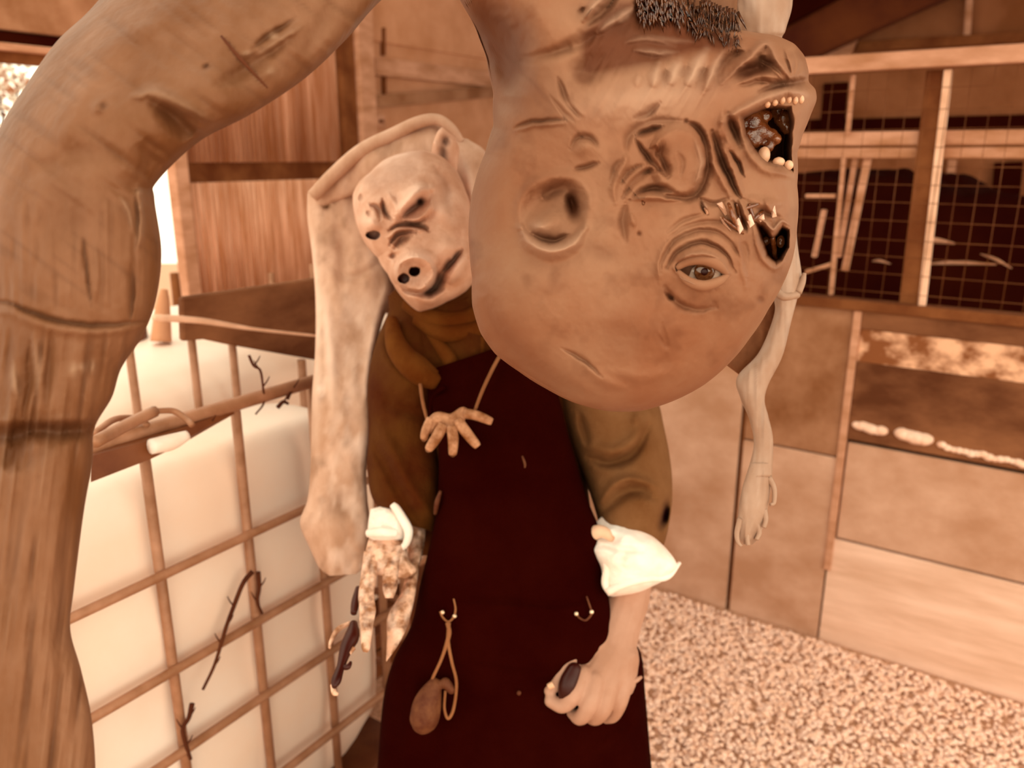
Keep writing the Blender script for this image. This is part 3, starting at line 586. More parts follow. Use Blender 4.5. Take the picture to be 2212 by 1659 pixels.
hf = [
 # ear
 (e, 1192, 452, 70, 76, 0, -46, D_(.10)), (g, [(1126, 492), (1146, 526), (1190, 543), (1236, 528), (1264, 492)], 12, 40, L_(.55)),
 (g, [(1150, 505), (1190, 520), (1230, 510)], 7, -22, D_(.25)), (e, 1184, 482, 40, 30, -20, 46), (e, 1165, 490, 16, 12, 30, 16, L_(.4)), (e, 1238, 442, 13, 30, -10, -55, D_(.75)), (g, [(1170, 428), (1200, 408), (1232, 400)], 12, -18, D_(.2)),
 (g, [(1122, 490), (1124, 440), (1150, 402), (1200, 384), (1250, 392), (1272, 430), (1268, 480)], 14, 14),
 (g, [(1232, 322), (1250, 298), (1278, 300), (1290, 318)], 6, -14, D_(.15)), (e, 1262, 318, 22, 18, 0, 16), (g, [(1240, 366), (1266, 360), (1292, 352)], 5, -12, D_(.2)),
 (g, [(1112, 276), (1150, 264), (1222, 258)], 4, -12, D_(.25)), (g, [(1112, 284), (1150, 272), (1222, 266)], 5, 8),
 (g, [(1205, 170), (1225, 215), (1250, 250)], 6, -12, D_(.15)), (g, [(1222, 185), (1230, 220), (1262, 248)], 5, 8), (g, [(1190, 210), (1215, 240), (1240, 262)], 5, -7),
 # neck
 (g, [(1010, 0), (1060, 60), (1095, 130), (1088, 215)], 46, -80, D_(.95)), (e, 1215, 30, 120, 95, 20, 46), (g, [(1125, 130), (1200, 112), (1262, 84), (1330, 30), (1370, -20)], 12, -22, D_(.3)),
 (g, [(1260, 40), (1285, 10), (1320, -30)], 10, 22, L_(.5)), (g, [(1290, 70), (1330, 40), (1366, 12)], 8, 20, L_(.5)), (g, [(1272, 50), (1310, 18), (1340, -20)], 7, -26, D_(.4)),
 # flap shaped second ear
 (g, [(1352, 330), (1362, 290), (1410, 262), (1480, 262)], 8, -12, D_(.3)), ('d', 1470, 350, 62, 78, -12, 26), (e, 1484, 348, 40, 55, -12, 20, D_(.12)), (g, [(1482, 262), (1512, 285), (1528, 345), (1516, 400), (1492, 424), (1440, 424)], 8, -34, D_(.5)), (g, [(1372, 292), (1398, 284), (1432, 272)], 6, -26, D_(.55)),
 (g, [(1372, 300), (1392, 330), (1420, 362), (1442, 384)], 5, -22, D_(.35)), (e, 1424, 330, 15, 20, 20, -28, D_(.45)), (g, [(1428, 338), (1438, 360), (1446, 380)], 7, -22, D_(.75)), (g, [(1402, 318), (1418, 312), (1424, 330)], 4, 12), (g, [(1500, 300), (1516, 350), (1500, 405)], 5, 12, L_(.25)), (g, [(1462, 330), (1474, 350), (1470, 380)], 5, -6),
 (g, [(1346, 425), (1368, 392), (1400, 372), (1424, 368)], 6, -18, D_(.35)), (g, [(1360, 432), (1392, 412), (1430, 406), (1462, 418)], 6, -20, D_(.5)), (g, [(1340, 396), (1358, 372), (1390, 356)], 5, -12, D_(.2)), (g, [(1330, 440), (1326, 400), (1348, 352), (1352, 330)], 7, 10), (g, [(1350, 410), (1380, 382), (1410, 378)], 5, 9),
 (g, [(1318, 400), (1330, 360), (1350, 342)], 5, -8), (g, [(1352, 440), (1346, 480), (1352, 520)], 8, -12, D_(.15)), (g, [(1362, 460), (1372, 490)], 5, 8), (g, [(1358, 430), (1400, 425), (1470, 432)], 6, 14), (e, 1380, 505, 5, 5, 0, -8, D_(.4)),
 # face plate
 (e, 1500, 520, 130, 90, 20, 26), (e, 1600, 640, 90, 80, 0, 18),
 # eye
 (e, 1512, 590, 84, 66, 8, 34), ('d', 1514, 586, 53, 25, 12, -40, D_(.5)), (g, [(1456, 582), (1480, 556), (1515, 548), (1550, 560), (1574, 590)], 6, 22, L_(.15)), (g, [(1440, 578), (1464, 545), (1515, 524), (1562, 545), (1588, 588)], 5, -17, D_(.35)), (g, [(1462, 588), (1490, 610), (1526, 620), (1556, 608), (1572, 590)], 6, 20, L_(.4)),
 (g, [(1428, 590), (1430, 560), (1460, 518), (1516, 498), (1566, 512), (1600, 560)], 5, -12, D_(.2)), (g, [(1436, 620), (1460, 650), (1500, 668), (1548, 664)], 6, -12, D_(.2)), (g, [(1440, 520), (1475, 492), (1520, 480), (1580, 480)], 5, -8, D_(.15)), (g, [(1442, 500), (1480, 474), (1520, 462)], 5, -8, D_(.12)), (g, [(1424, 610), (1428, 560), (1452, 512)], 7, 8), (g, [(1436, 632), (1446, 642), (1454, 646)], 3.5, -16, D_(.8)), (e, 1542, 655, 9, 9, 0, -5, D_(.4)), (e, 1643, 646, 9, 9, 0, -6, D_(.45)), (g, [(1590, 500), (1604, 560), (1610, 620)], 8, 10), (g, [(1600, 520), (1610, 545), (1612, 600)], 7, -12, D_(.15)),
 # nasal cavity
 ('p', [(1628, 474), (1650, 484), (1668, 506), (1690, 484), (1708, 496), (1706, 536), (1690, 566), (1676, 574), (1650, 556), (1638, 520)], -150, 14, D_(1)), (g, [(1630, 470), (1652, 478), (1668, 496), (1688, 478), (1706, 486)], 4, 20, L_(.4)), (g, [(1625, 480), (1634, 520), (1646, 556), (1674, 580), (1694, 566)], 6, 12),
 (g, [(1612, 425), (1650, 440), (1690, 440)], 10, 14), (g, [(1636, 452), (1660, 462), (1686, 470)], 6, -14, D_(.4)), (g, [(1650, 425), (1662, 450), (1668, 480)], 7, 14),
 # cheek folds
 (g, [(1538, 282), (1552, 330), (1574, 380), (1598, 428)], 6, -28, D_(.5)), (g, [(1572, 322), (1592, 350), (1606, 382)], 4, -20, D_(.4)), (g, [(1552, 282), (1572, 340), (1592, 392), (1606, 425)], 7, 16), (g, [(1526, 290), (1540, 350), (1566, 400), (1580, 430)], 8, 14), (g, [(1574, 246), (1584, 280), (1600, 316)], 9, -34, D_(.6)), (g, [(1560, 240), (1562, 280), (1582, 320)], 8, 12), (e, 1560, 306, 10, 12, 0, -14, D_(.5)), (g, [(1570, 440), (1584, 470), (1600, 496)], 7, 20), (g, [(1584, 436), (1600, 470), (1612, 500)], 5, -20, D_(.5)), (g, [(1596, 428), (1610, 460), (1622, 486)], 5, 18), (g, [(1512, 432), (1520, 450), (1528, 462)], 4, -16, D_(.4)), (g, [(1518, 436), (1528, 455)], 4, 12, L_(.5)), (g, [(1500, 425), (1540, 440), (1572, 428)], 5, -10, D_(.3)),
 # mouth
 ('p', [(1594, 250), (1620, 236), (1662, 222), (1712, 228), (1716, 260), (1712, 330), (1716, 378), (1690, 362), (1652, 358), (1622, 330), (1602, 296)], -190, 22, D_(.85)), (g, [(1560, 262), (1600, 238), (1650, 214), (1700, 198), (1744, 196)], 10, 26, L_(.35)), (g, [(1604, 300), (1624, 338), (1654, 366), (1692, 374), (1716, 388)], 9, 14),
 (g, [(1640, 200), (1680, 184), (1724, 178), (1744, 170)], 7, -36, D_(.6)), (g, [(1700, 200), (1748, 205)], 10, 16, L_(.5)),
 # chin
 (e, 1704, 130, 46, 44, 0, 40), (e, 1624, 152, 46, 16, -12, -46, D_(.75)), (g, [(1560, 180), (1590, 150), (1622, 122), (1650, 94), (1666, 104), (1682, 136), (1708, 168)], 8, 26, L_(.25)), (g, [(1546, 168), (1562, 140), (1586, 122), (1612, 112)], 11, -34, D_(.6)), (g, [(1640, 120), (1650, 135), (1672, 150)], 10, -20, D_(.35)), (g, [(1596, 178), (1640, 162), (1680, 168)], 6, 16), (g, [(1592, 186), (1640, 178), (1676, 180)], 5, -12, D_(.2)), (g, [(1640, 132), (1668, 150), (1688, 168)], 4, 12), (g, [(1690, 100), (1702, 140), (1708, 162)], 4, -12, D_(.3)), (g, [(1710, 105), (1718, 135), (1714, 160)], 4, -10, D_(.25)), (g, [(1726, 120), (1728, 145), (1720, 164)], 4, -8, D_(.2)), (g, [(1686, 92), (1700, 120), (1708, 150)], 5, 8),
 # forehead and crown
 (g, [(1214, 752), (1260, 778), (1300, 815)], 4, -9, D_(.2)), (g, [(1260, 790), (1300, 820), (1350, 838)], 12, 10), (g, [(1040, 630), (1066, 710), (1120, 780), (1200, 835), (1270, 858)], 24, -26, D_(.22)), (e, 1350, 728, 60, 45, 20, -4, D_(.18)), (e, 1298, 545, 34, 18, 20, -4, D_(.25)), (g, [(1420, 720), (1440, 745), (1430, 700)], 6, -5), (g, [(1300, 800), (1400, 815), (1480, 790)], 14, 6), (e, 1150, 620, 90, 90, 0, 14), (e, 1430, 700, 90, 60, 0, 12),
 # fur zones (painted dark beard, pale ruff)
 ('p', [(1236, 60), (1330, -20), (1440, -20), (1560, 40), (1620, 80), (1600, 130), (1500, 132), (1420, 160), (1340, 172), (1270, 186), (1232, 170)], -14, 46, D_(.8)), (e, 1280, 140, 44, 30, -10, -16, D_(.6)), (e, 1420, 60, 120, 32, 14, -22, D_(.75)), (e, 1262, 165, 26, 18, 0, -14, D_(.6)),
 (g, [(1350, 92), (1400, 84), (1460, 100)], 6, 10, L_(.2)), (g, [(1370, 108), (1420, 114), (1466, 112)], 6, 12, L_(.3)), (g, [(1400, 76), (1440, 86), (1500, 90)], 5, 8, L_(.2)),
 (e, 1400, 215, 150, 46, -10, 30, L_(.55)), (e, 1320, 218, 60, 36, 0, 8, L_(.4)), (g, [(1410, 190), (1416, 168), (1424, 140)], 13, 14, L_(.7)), (g, [(1444, 185), (1458, 160), (1470, 130)], 14, 16, L_(.8)), (g, [(1484, 190), (1500, 155), (1526, 108)], 14, 18, L_(.85)), (g, [(1520, 200), (1540, 155), (1562, 112)], 9, 14, L_(.6)), (g, [(1430, 175), (1440, 150)], 9, -12, D_(.3)), (g, [(1472, 170), (1486, 140)], 9, -12, D_(.3)), (g, [(1508, 180), (1524, 145)], 9, -12, D_(.3)), (g, [(1376, 190), (1384, 160)], 9, 8, L_(.4)), (g, [(1372, 255), (1400, 245), (1424, 222)], 7, -14, D_(.35)),
 (e, 1150, 190, 90, 60, 0, -4, D_(.3)), (e, 1090, 110, 50, 80, 10, -10, D_(.6)), (g, [(1060, 180), (1066, 260), (1050, 330)], 26, -10, D_(.3)),
 (g, [(1238, 96), (1290, 60), (1330, 30), (1364, -6)], 14, 26, L_(.1)), (g, [(1260, 44), (1282, 14), (1310, -10)], 6, 14, L_(.6)), (g, [(1330, 52), (1350, 34), (1368, 14)], 6, 14, L_(.7)), (g, [(1262, 30), (1256, 14)], 8, -14, D_(.4)),
]
def head_extra(x, y):
    n = fbm(x/46, y/46, 5)*7 + fbm(x/9, y/9, 9, 2)*.9
    fr = ((x > 1230) & (x < 1590) & (y > 20) & (y < 275)); s = .5*noise((x+.55*y)/9.0, (y-.3*x)/60, 21)+.5*noise((x+.4*y)/20., (y-.3*x)/90, 22)
    k = np.where(fr, np.clip((275-y)/40, 0, 1)*np.clip((x-1230)/40, 0, 1)*np.clip((1590-x)/50, 0, 1), 0)
    nk = np.where((x > 1500) & (y > 70) & (y < 190), noise(x/6, y/30, 4)-.5, 0)*4
    dp = np.clip(fbm(x/60, y/60, 31)*1.4-.1, 0, .28)
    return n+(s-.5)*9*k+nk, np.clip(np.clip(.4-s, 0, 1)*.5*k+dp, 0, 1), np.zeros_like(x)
hf = [(f[0], f[1], f[2], f[3]*1.35, *f[4:]) if f[0] == 'g' else f for f in hf]
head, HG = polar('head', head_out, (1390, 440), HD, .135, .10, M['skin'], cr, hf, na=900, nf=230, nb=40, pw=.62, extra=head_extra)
def head_depth(px, py):
    X, Y, Z = HG; n_ = 230*900; i = np.argmin((X[:n_]-px)**2+(Y[:n_]-py)**2); return HD-Z[i]
# eye
ed = head_depth(1462, 545)
eye = ball('eyeball', 1514, 588, ed+.020, 46, M['eye'], cr, (1, .7, .85), 4)
ball('iris', 1522, 586, ed+.006, 23, M['iris'], eye, (1, .35, 1), 3); ball('pupil', 1522, 587, ed+.0025, 8, M['black'], eye, (1, .3, 1), 3)
tube('eyelid', [P(1462, 580, ed-.006), P(1488, 562, ed-.010), P(1520, 560, ed-.012), P(1550, 572, ed-.010), P(1572, 594, ed-.004)], [.002, .0048, .005, .0045, .002], M['skin'], cr, 10, 24)
tube('eyelid', [P(1464, 586, ed-.006), P(1488, 608, ed-.009), P(1520, 617, ed-.010), P(1552, 608, ed-.008), P(1572, 594, ed-.004)], [.002, .004, .0045, .004, .002], M['skin'], cr, 10, 24)
# tongue, teeth, gums
md = head_depth(1735, 200)-.02
def lump(name, pts, m, par, jit=.25, sc=1.0):
    chains = [[(x, y, d, r)] for x, y, d, r in pts]; o = fuse(name, [c_+[(c_[0][0]+.5, c_[0][1]+.5, c_[0][2], c_[0][3])] for c_ in chains], m, par, .0016, 2)
    return o
td = HD-.060
lump('tongue', [(1624, 262, td, 24), (1642, 284, td, 22), (1616, 290, td, 18), (1665, 292, td, 16), (1655, 250, td, 14), (1676, 300, td-.003, 13), (1640, 244, td, 13), (1604, 270, td, 15), (1630, 305, td, 16), (1660, 318, td, 12)], M['wet'], cr)
lump('tongue', [(1690, 255, td+.02, 20), (1700, 275, td+.02, 16), (1680, 240, td+.02, 18)], M['wet'], cr)
for x, y, r, s3 in ((1650, 336, 17, (.8, .8, 1.1)), (1682, 350, 14, (.95, .8, .75)), (1704, 357, 12, (.8, .8, .9))): ball('tooth', x, y, td-.006, r, M['tooth'], cr, s3, 3, .05)
for i, x in enumerate((1690, 1704, 1718, 1731)): ball('tooth', x, 216+(-1)**i, head_depth(x, 214)-.001, 9, M['tooth'], cr, (.7, .6, 1.0), 2)
for x, y, r in ((1658, 222, 6), (1674, 218, 6)): ball('tooth', x, y+4, head_depth(x, y)-.001, r+2, M['tooth'], cr, (.8, .6, .9), 2)
tube('spit_strand', [P(1700, 222, HD-.06), P(1690, 240, HD-.055), P(1684, 262, HD-.06)], .0012, M['wet'], cr, 6, 8)
# varnished torn flesh under the eye ridge
for pts in ([(1548, 440), (1560, 436), (1574, 462), (1566, 466)], [(1550, 462), (1562, 472), (1580, 500), (1562, 484)], [(1520, 450), (1526, 446), (1532, 462), (1526, 464)], [(1664, 446), (1674, 444), (1678, 468), (1668, 470)], [(1586, 480), (1596, 470), (1606, 494), (1598, 506)], [(1610, 470), (1622, 462), (1630, 484), (1620, 492)], [(1636, 470), (1650, 462), (1652, 474), (1642, 480)]):
    c = np.mean(pts, 0); dd = head_depth(*c)-.003; v = [P(x, y, dd+.001) for x, y in pts]+[P(c[0], c[1], dd-.0015)]+[P(c[0], c[1], dd+.008)]
    mk('torn_flesh', v, [(0, 1, 4), (1, 2, 4), (2, 3, 4), (3, 0, 4), (1, 0, 5), (2, 1, 5), (3, 2, 5), (0, 3, 5)], M['shine'], cr, False)
for x0, y0, x1, y1, r in ((1560, 470, 1606, 505, 4), (1574, 440, 1590, 490, 5), (1592, 440, 1604, 500, 5), (1600, 455, 1640, 440, 4), (1628, 475, 1648, 455, 4), (1618, 440, 1630, 480, 4)):
    pxtube('tendon', [(x0, y0, head_depth(x0, y0)-.001, r*.7), ((x0+x1)/2, (y0+y1)/2, head_depth((x0+x1)/2, (y0+y1)/2)-.004, r), (x1, y1, head_depth(x1, y1)-.001, r*.5)], M['wet'], cr, 8, 10)
# nasal bones in the cavity
ball('nasal_bone', 1655, 520, HD-.035, 11, M['wet'], cr, (1, .8, 1)); ball('nasal_bone', 1686, 522, HD-.035, 12, M['wet'], cr, (.8, .8, 1.2)); pxtube('nasal_bone', [(1668, 506, HD-.05, 6), (1672, 540, HD-.04, 6), (1674, 562, HD-.03, 6)], M['wet'], cr, 8, 8)
# beard
def hair(name, spots, m):
    V_, F_ = [], []; n = 0
    for (x, y, ang, ln, wd, lift) in spots:
        t = math.radians(ang); dx, dy = math.cos(t), math.sin(t); nx_, ny_ = -dy, dx
        d_ = head_depth(x, y); d2 = head_depth(x+dx*ln, y+dy*ln)
        dm = min(d_, (d_+d2)/2)-lift; de = d2-lift*.6
        pts = [P(x+nx_*wd, y+ny_*wd, d_+.001), P(x-nx_*wd, y-ny_*wd, d_+.001), P(x+dx*ln*.5-nx_*wd*.8, y+dy*ln*.5-ny_*wd*.8, dm), P(x+dx*ln*.5+nx_*wd*.8, y+dy*ln*.5+ny_*wd*.8, dm), P(x+dx*ln, y+dy*ln, de), P(x+dx*ln*.4, y+dy*ln*.4, dm-.0012)]
        V_ += pts; F_ += [(n, n+1, n+5), (n+1, n+2, n+5), (n+2, n+4, n+5), (n+4, n+3, n+5), (n+3, n, n+5), (n, n+3, n+2, n+1), (n+2, n+3, n+4)]; n += 6
    o = mk(name, V_, F_, m, cr, True); o['kind'] = 'stuff'; return o
sp = []
for k in range(330):
    x = random.uniform(1375, 1595); y = -30+random.random()*62+max(0, (x-1440))*.32
    sp.append((x, y, random.gauss(85, 12), random.uniform(22, 50), random.uniform(1.8, 4.2), .006))
hw = hair('beard_fringe', sp, mat('wet_hair', (104, 50, 14), (60, 14, 0), rough=.25, scale=150, bump=0, spec=.8, g=.7, lo=.42, hi=.6)); hw['label'] = 'wet shining fringe of hair above the beard'

# near arm
AD = .62
arm_st = [(520, -420, 1120, -260, .80, .09), (400, -260, 960, -90, .74, .09), (300, -110, 830, -5, .68, .09), (200, 15, 745, 88, .64, .085), (122, 90, 655, 172, .62, .08), (52, 190, 540, 248, .60, .08), (-8, 288, 430, 306, .59, .078), (-50, 390, 340, 392, .585, .075), (-70, 470, 334, 430, .58, .072), (-70, 560, 349, 545, .58, .07), (-60, 650, 336, 652, .58, .066), (-50, 740, 306, 728, .58, .06), (-50, 800, 262, 796, .58, .055), (-55, 860, 242, 858, .58, .052), (-60, 925, 204, 926, .58, .05), (-70, 1000, 200, 1000, .58, .05), (-75, 1100, 182, 1100, .58, .05), (-80, 1250, 160, 1270, .58, .048), (-80, 1350, 152, 1360, .58, .048), (-80, 1450, 176, 1450, .58, .048), (-80, 1560, 199, 1560, .58, .046), (-80, 1700, 206, 1700, .58, .045), (-60, 1850, 190, 1850, .58, .035), (0, 1920, 120, 1920, .58, .01)]
af = [(g, [(290, 208), (335, 202), (395, 230), (455, 262)], 12, 34, L_(.3)), (g, [(335, 228), (372, 250), (402, 278), (420, 292)], 20, -46, D_(.18)), (g, [(300, 300), (325, 340), (300, 380)], 22, -24, D_(.12)), (e, 460, 200, 80, 60, 35, 24), (g, [(470, 180), (510, 165), (560, 130), (620, 85)], 16, -22, D_(.18)), (g, [(480, 78), (520, 130), (575, 186)], 3, -12, D_(.95)), (g, [(548, 104), (580, 78), (640, 40)], 6, -20, D_(.45)), (g, [(560, 118), (600, 90), (650, 60)], 6, 16, L_(.35)), (e, 590, 78, 9, 7, 0, 12, L_(.8)), (e, 535, 115, 8, 6, 0, 10, L_(.7)), (e, 585, 155, 10, 12, 0, 10, L_(.5)), (e, 445, 143, 6, 6, 0, -12, D_(.7)), (e, 212, 232, 16, 14, 0, 16), (e, 222, 228, 7, 8, 0, -10, D_(.4)),
 (g, [(655, 120), (690, 60), (720, 0)], 18, -16, D_(.12)), (g, [(120, 330), (220, 120), (380, 20)], 28, 14), (g, [(60, 380), (180, 330), (280, 350)], 24, -18, D_(.1)),
 (e, 160, 430, 110, 60, 0, 18), (e, 145, 455, 70, 70, 0, -24, D_(.15)), (g, [(180, 505), (188, 580), (198, 660)], 3.2, -12, D_(.5)), (g, [(284, 570), (285, 640), (280, 695)], 4, -14, D_(.5)), (g, [(205, 520), (210, 590), (206, 650)], 5, 8),
 (g, [(260, 425), (275, 450), (288, 500)], 4, 14, L_(.6)), (g, [(296, 400), (302, 440), (304, 500), (296, 540)], 7, 14, L_(.35)), (e, 300, 415, 6, 8, 0, 8, L_(.7)), (e, 303, 450, 6, 8, 0, 8, L_(.7)), (g, [(290, 420), (296, 470), (296, 520)], 3, -10, D_(.4)),
 (g, [(-60, 655), (20, 655), (60, 672), (130, 694), (220, 702), (360, 690)], 4.5, -20, D_(.6)), (g, [(-60, 675), (20, 675), (60, 692), (130, 712), (220, 718), (330, 705)], 9, 12), (e, 160, 800, 9, 18, 0, 9, L_(.8)), (e, 178, 796, 7, 12, 0, 9, L_(.7)), (e, 200, 798, 7, 14, 0, 9, L_(.5)), (g, [(28, 780), (32, 830), (38, 860)], 6, 10, L_(.7)), (g, [(78, 740), (82, 800), (80, 850)], 7, 12, L_(.5)), (g, [(66, 740), (66, 820), (50, 900)], 8, -16, D_(.35)), (g, [(110, 720), (108, 790), (100, 880)], 9, -12, D_(.15)),
 (g, [(-60, 938), (20, 940), (60, 928), (130, 930), (260, 926)], 22, -46, D_(.9)), (g, [(60, 935), (40, 960), (20, 990), (0, 1010)], 24, -30, D_(.7)), (g, [(-60, 905), (60, 912), (210, 905)], 10, 14), (g, [(150, 930), (90, 975), (30, 1020)], 16, -10, D_(.25))]  # wrist crease and the triangular shadow under it are painted dark
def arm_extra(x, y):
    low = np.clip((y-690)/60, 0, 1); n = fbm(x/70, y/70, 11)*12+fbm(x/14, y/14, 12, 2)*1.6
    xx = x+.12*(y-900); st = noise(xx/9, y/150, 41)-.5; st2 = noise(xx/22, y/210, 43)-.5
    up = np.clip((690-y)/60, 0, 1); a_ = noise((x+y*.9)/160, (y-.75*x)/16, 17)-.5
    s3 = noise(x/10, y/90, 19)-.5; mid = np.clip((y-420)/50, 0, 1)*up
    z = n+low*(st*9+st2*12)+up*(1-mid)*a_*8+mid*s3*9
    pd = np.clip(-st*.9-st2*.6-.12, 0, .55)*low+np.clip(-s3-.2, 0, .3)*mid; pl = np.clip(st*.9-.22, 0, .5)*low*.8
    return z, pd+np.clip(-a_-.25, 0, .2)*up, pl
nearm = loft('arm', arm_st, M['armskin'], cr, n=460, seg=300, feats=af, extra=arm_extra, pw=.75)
nearm['label'] = 'near arm, bent at the elbow and hanging down the left side'
tube('thorn', [P(478, 78, AD-.085), P(520, 128, AD-.088), P(578, 190, AD-.083)], [.0009, .0013, .0006], M['twig'], cr, 6, 10)
# torso reaching up to the roof beam
loft('torso', [(820, -1500, 1330, -1500, .78, .09), (760, -1150, 1420, -1150, .80, .13), (700, -800, 1560, -800, .84, .17), (760, -460, 1660, -460, .86, .17), (920, -230, 1620, -230, .88, .14), (1000, -90, 1600, -90, .88, .10), (1050, 60, 1590, 60, .89, .06)], M['armskin'], cr, n=120, seg=80, extra=lambda x, y: (fbm(x/60, y/60, 71)*10, np.clip(fbm(x/90, y/90, 72), 0, .3), 0*x))
# far arm
def pale_extra(x, y): return noise(x/7, y/80, 51)*5+fbm(x/30, y/30, 52)*6, np.clip(noise(x/8, y/90, 53)-.72, 0, 1)*1.5, np.clip(noise(x/9, y/60, 54)-.6, 0, .5)
fa1 = loft_geo([(1480, -300, 1640, -330, .92, .045), (1520, -120, 1680, -120, .92, .04), (1556, -20, 1712, -10, .92, .035), (1580, 55, 1698, 62, .92, .03), (1592, 100, 1688, 100, .93, .03), (1610, 250, 1700, 250, .96, .03), (1640, 400, 1716, 400, .97, .028), (1652, 520, 1722, 520, .96, .025), (1660, 600, 1732, 600, .96, .025), (1670, 640, 1722, 646, .96, .024), (1672, 680, 1708, 700, .96, .02), (1640, 760, 1690, 770, .96, .02), (1592, 815, 1660, 830, .96, .02), (1600, 862, 1652, 865, .96, .02), (1618, 905, 1660, 900, .96, .018), (1628, 960, 1670, 950, .96, .017), (1612, 1030, 1668, 1030, .955, .018)], 220, 60, extra=pale_extra)
far = lofts('far_arm', [fa1, loft_geo([(1620, 1000, 1666, 1000, .955, .017), (1602, 1060, 1664, 1060, .955, .018), (1594, 1120, 1654, 1120, .955, .016), (1596, 1160, 1640, 1160, .955, .012), (1606, 1176, 1626, 1176, .955, .006)], 60, 40, extra=pale_extra)], M['pale'], cr)
far['label'] = 'far arm with a thin wasted forearm'
for pts in ([(1660, 1030), (1672, 1055), (1672, 1085), (1664, 1090)], [(1600, 1120), (1592, 1150), (1594, 1170), (1602, 1180)], [(1616, 1140), (1614, 1160), (1616, 1178)], [(1634, 1130), (1640, 1150), (1634, 1166)], [(1650, 1100), (1654, 1122), (1650, 1140)]):
    pxtube('finger', [(x, y, .945-.002*i, 7-1.2*i) for i, (x, y) in enumerate(pts)], M['pale'], far, 10, 14)
loft('torn_sleeve', [(1560, 782, 1600, 812, .99, .008), (1600, 740, 1640, 780, .99, .012), (1634, 700, 1680, 742, .99, .014), (1650, 660, 1700, 690, .99, .014), (1680, 630, 1716, 640, .99, .01)], mat('sleeve_lining', (124, 72, 36), (88, 38, 8), rough=.7, scale=18, bump=.5), cr, n=40, seg=30, extra=lambda x, y: (noise(x/8, y/20, 61)*5, 0*x, 0*x))
pxtube('wrist_band', [(1664, 612, .945, 9), (1690, 640, .935, 9), (1722, 636, .945, 9)], M['pale'], cr, 10, 10); pxtube('claw', [(1722, 632, .945, 10), (1732, 610, .945, 8), (1738, 590, .945, 4)], M['pale'], cr, 10, 10)

# ================================================================== PERSON IN PIG MASK
PD = 1.36
pr = empty('person', (float(P(1100, 830, 1.4)[0]), 1.25, 0)); tag(pr, 'person in a wrinkled pig mask, brown jacket and long dark apron, standing behind the monster', 'person')
# body: neck, torso, forearms and legs as one continuous skin under the clothes
body = fuse('body', [[(905, 520, 1.46, 85), (930, 640, 1.46, 60), (985, 720, 1.46, 75)], [(1000, 780, 1.47, 120), (1060, 1000, 1.47, 130), (1090, 1250, 1.47, 140), (1100, 1450, 1.47, 150)], [(900, 800, 1.46, 60), (1180, 800, 1.46, 70)], [(1000, 1500, 1.47, 100), (985, 1800, 1.5, 85), (980, 2250, 1.75, 60)], [(1200, 1500, 1.47, 100), (1225, 1800, 1.5, 85), (1230, 2250, 1.75, 60)], [(890, 800, 1.44, 48), (868, 950, 1.43, 45), (868, 1090, 1.38, 40)], [(1200, 830, 1.44, 60), (1330, 980, 1.42, 55), (1380, 1120, 1.36, 42)]], M['trouser'], pr, .008, 4)
shoe = mat('boot_leather', (70, 20, 0), (50, 4, 0), rough=.6)
for x in (-.09, .11):
    bx_, by_ = pr.location[0]+x, 1.38
    tube('boot', [(bx_, by_+.06, .05), (bx_, by_-.05, .055), (bx_, by_-.17, .045), (bx_, by_-.2, .035)], [.05, .054, .045, .015], shoe, pr, 12, 16)
    tube('boot', [(bx_, by_+.02, .06), (bx_, by_+.03, .2), (bx_, by_+.03, .34)], [.05, .055, .065], shoe, pr, 14, 8)
# jacket
def cloth_extra(s, a=6, b=3): return lambda x, y: (fbm(x/60, y/60, s)*a*2+fbm(x/16, y/30, s+1, 3)*b, 0*x, 0*x)
def sh(pts): return pts
fold = lambda pts, wd, h: (g, pts, wd, h)
jf = [fold([(812, 700), (826, 760), (870, 815), (940, 838)], 12, 16), fold([(840, 690), (850, 740), (880, 776), (925, 810)], 9, -20), fold([(806, 900), (840, 960), (880, 1040), (930, 1110)], 12, 16), fold([(800, 950), (830, 1000), (870, 1080), (900, 1120)], 10, -18), fold([(800, 840), (860, 880), (920, 900)], 12, -14), fold([(990, 690), (1020, 740), (1030, 800)], 10, 14), fold([(1040, 690), (1050, 740), (1060, 790)], 8, -14)]
lofts('jacket', [
 loft_geo([(880, 600, 1000, 600, 1.43, .06), (848, 660, 1080, 660, 1.43, .09), (822, 720, 1180, 700, 1.43, .10), (806, 790, 1250, 760, 1.43, .11), (830, 900, 1260, 900, 1.43, .11), (880, 1050, 1270, 1050, 1.43, .11), (900, 1200, 1290, 1200, 1.43, .11)], 90, 90, jf, cloth_extra(81)),
 loft_geo([(850, 650, 960, 690, 1.41, .05), (812, 740, 960, 760, 1.40, .07), (794, 830, 950, 840, 1.39, .08), (796, 930, 945, 930, 1.38, .08), (793, 1010, 950, 1010, 1.36, .075), (806, 1080, 950, 1090, 1.35, .07), (850, 1124, 940, 1150, 1.35, .04)], 90, 90, jf, cloth_extra(84))], M['jacket'], pr)
loft('collar', [(838, 640, 870, 610, 1.40, .01), (845, 700, 895, 650, 1.375, .014), (862, 735, 915, 680, 1.36, .012), (880, 735, 910, 700, 1.355, .006)], M['jacket'], pr, n=30, seg=24)
pxtube('collar', [(1000, 650, 1.36, 14), (1030, 690, 1.36, 16), (1050, 735, 1.36, 10)], M['jacket'], pr, 12, 20)
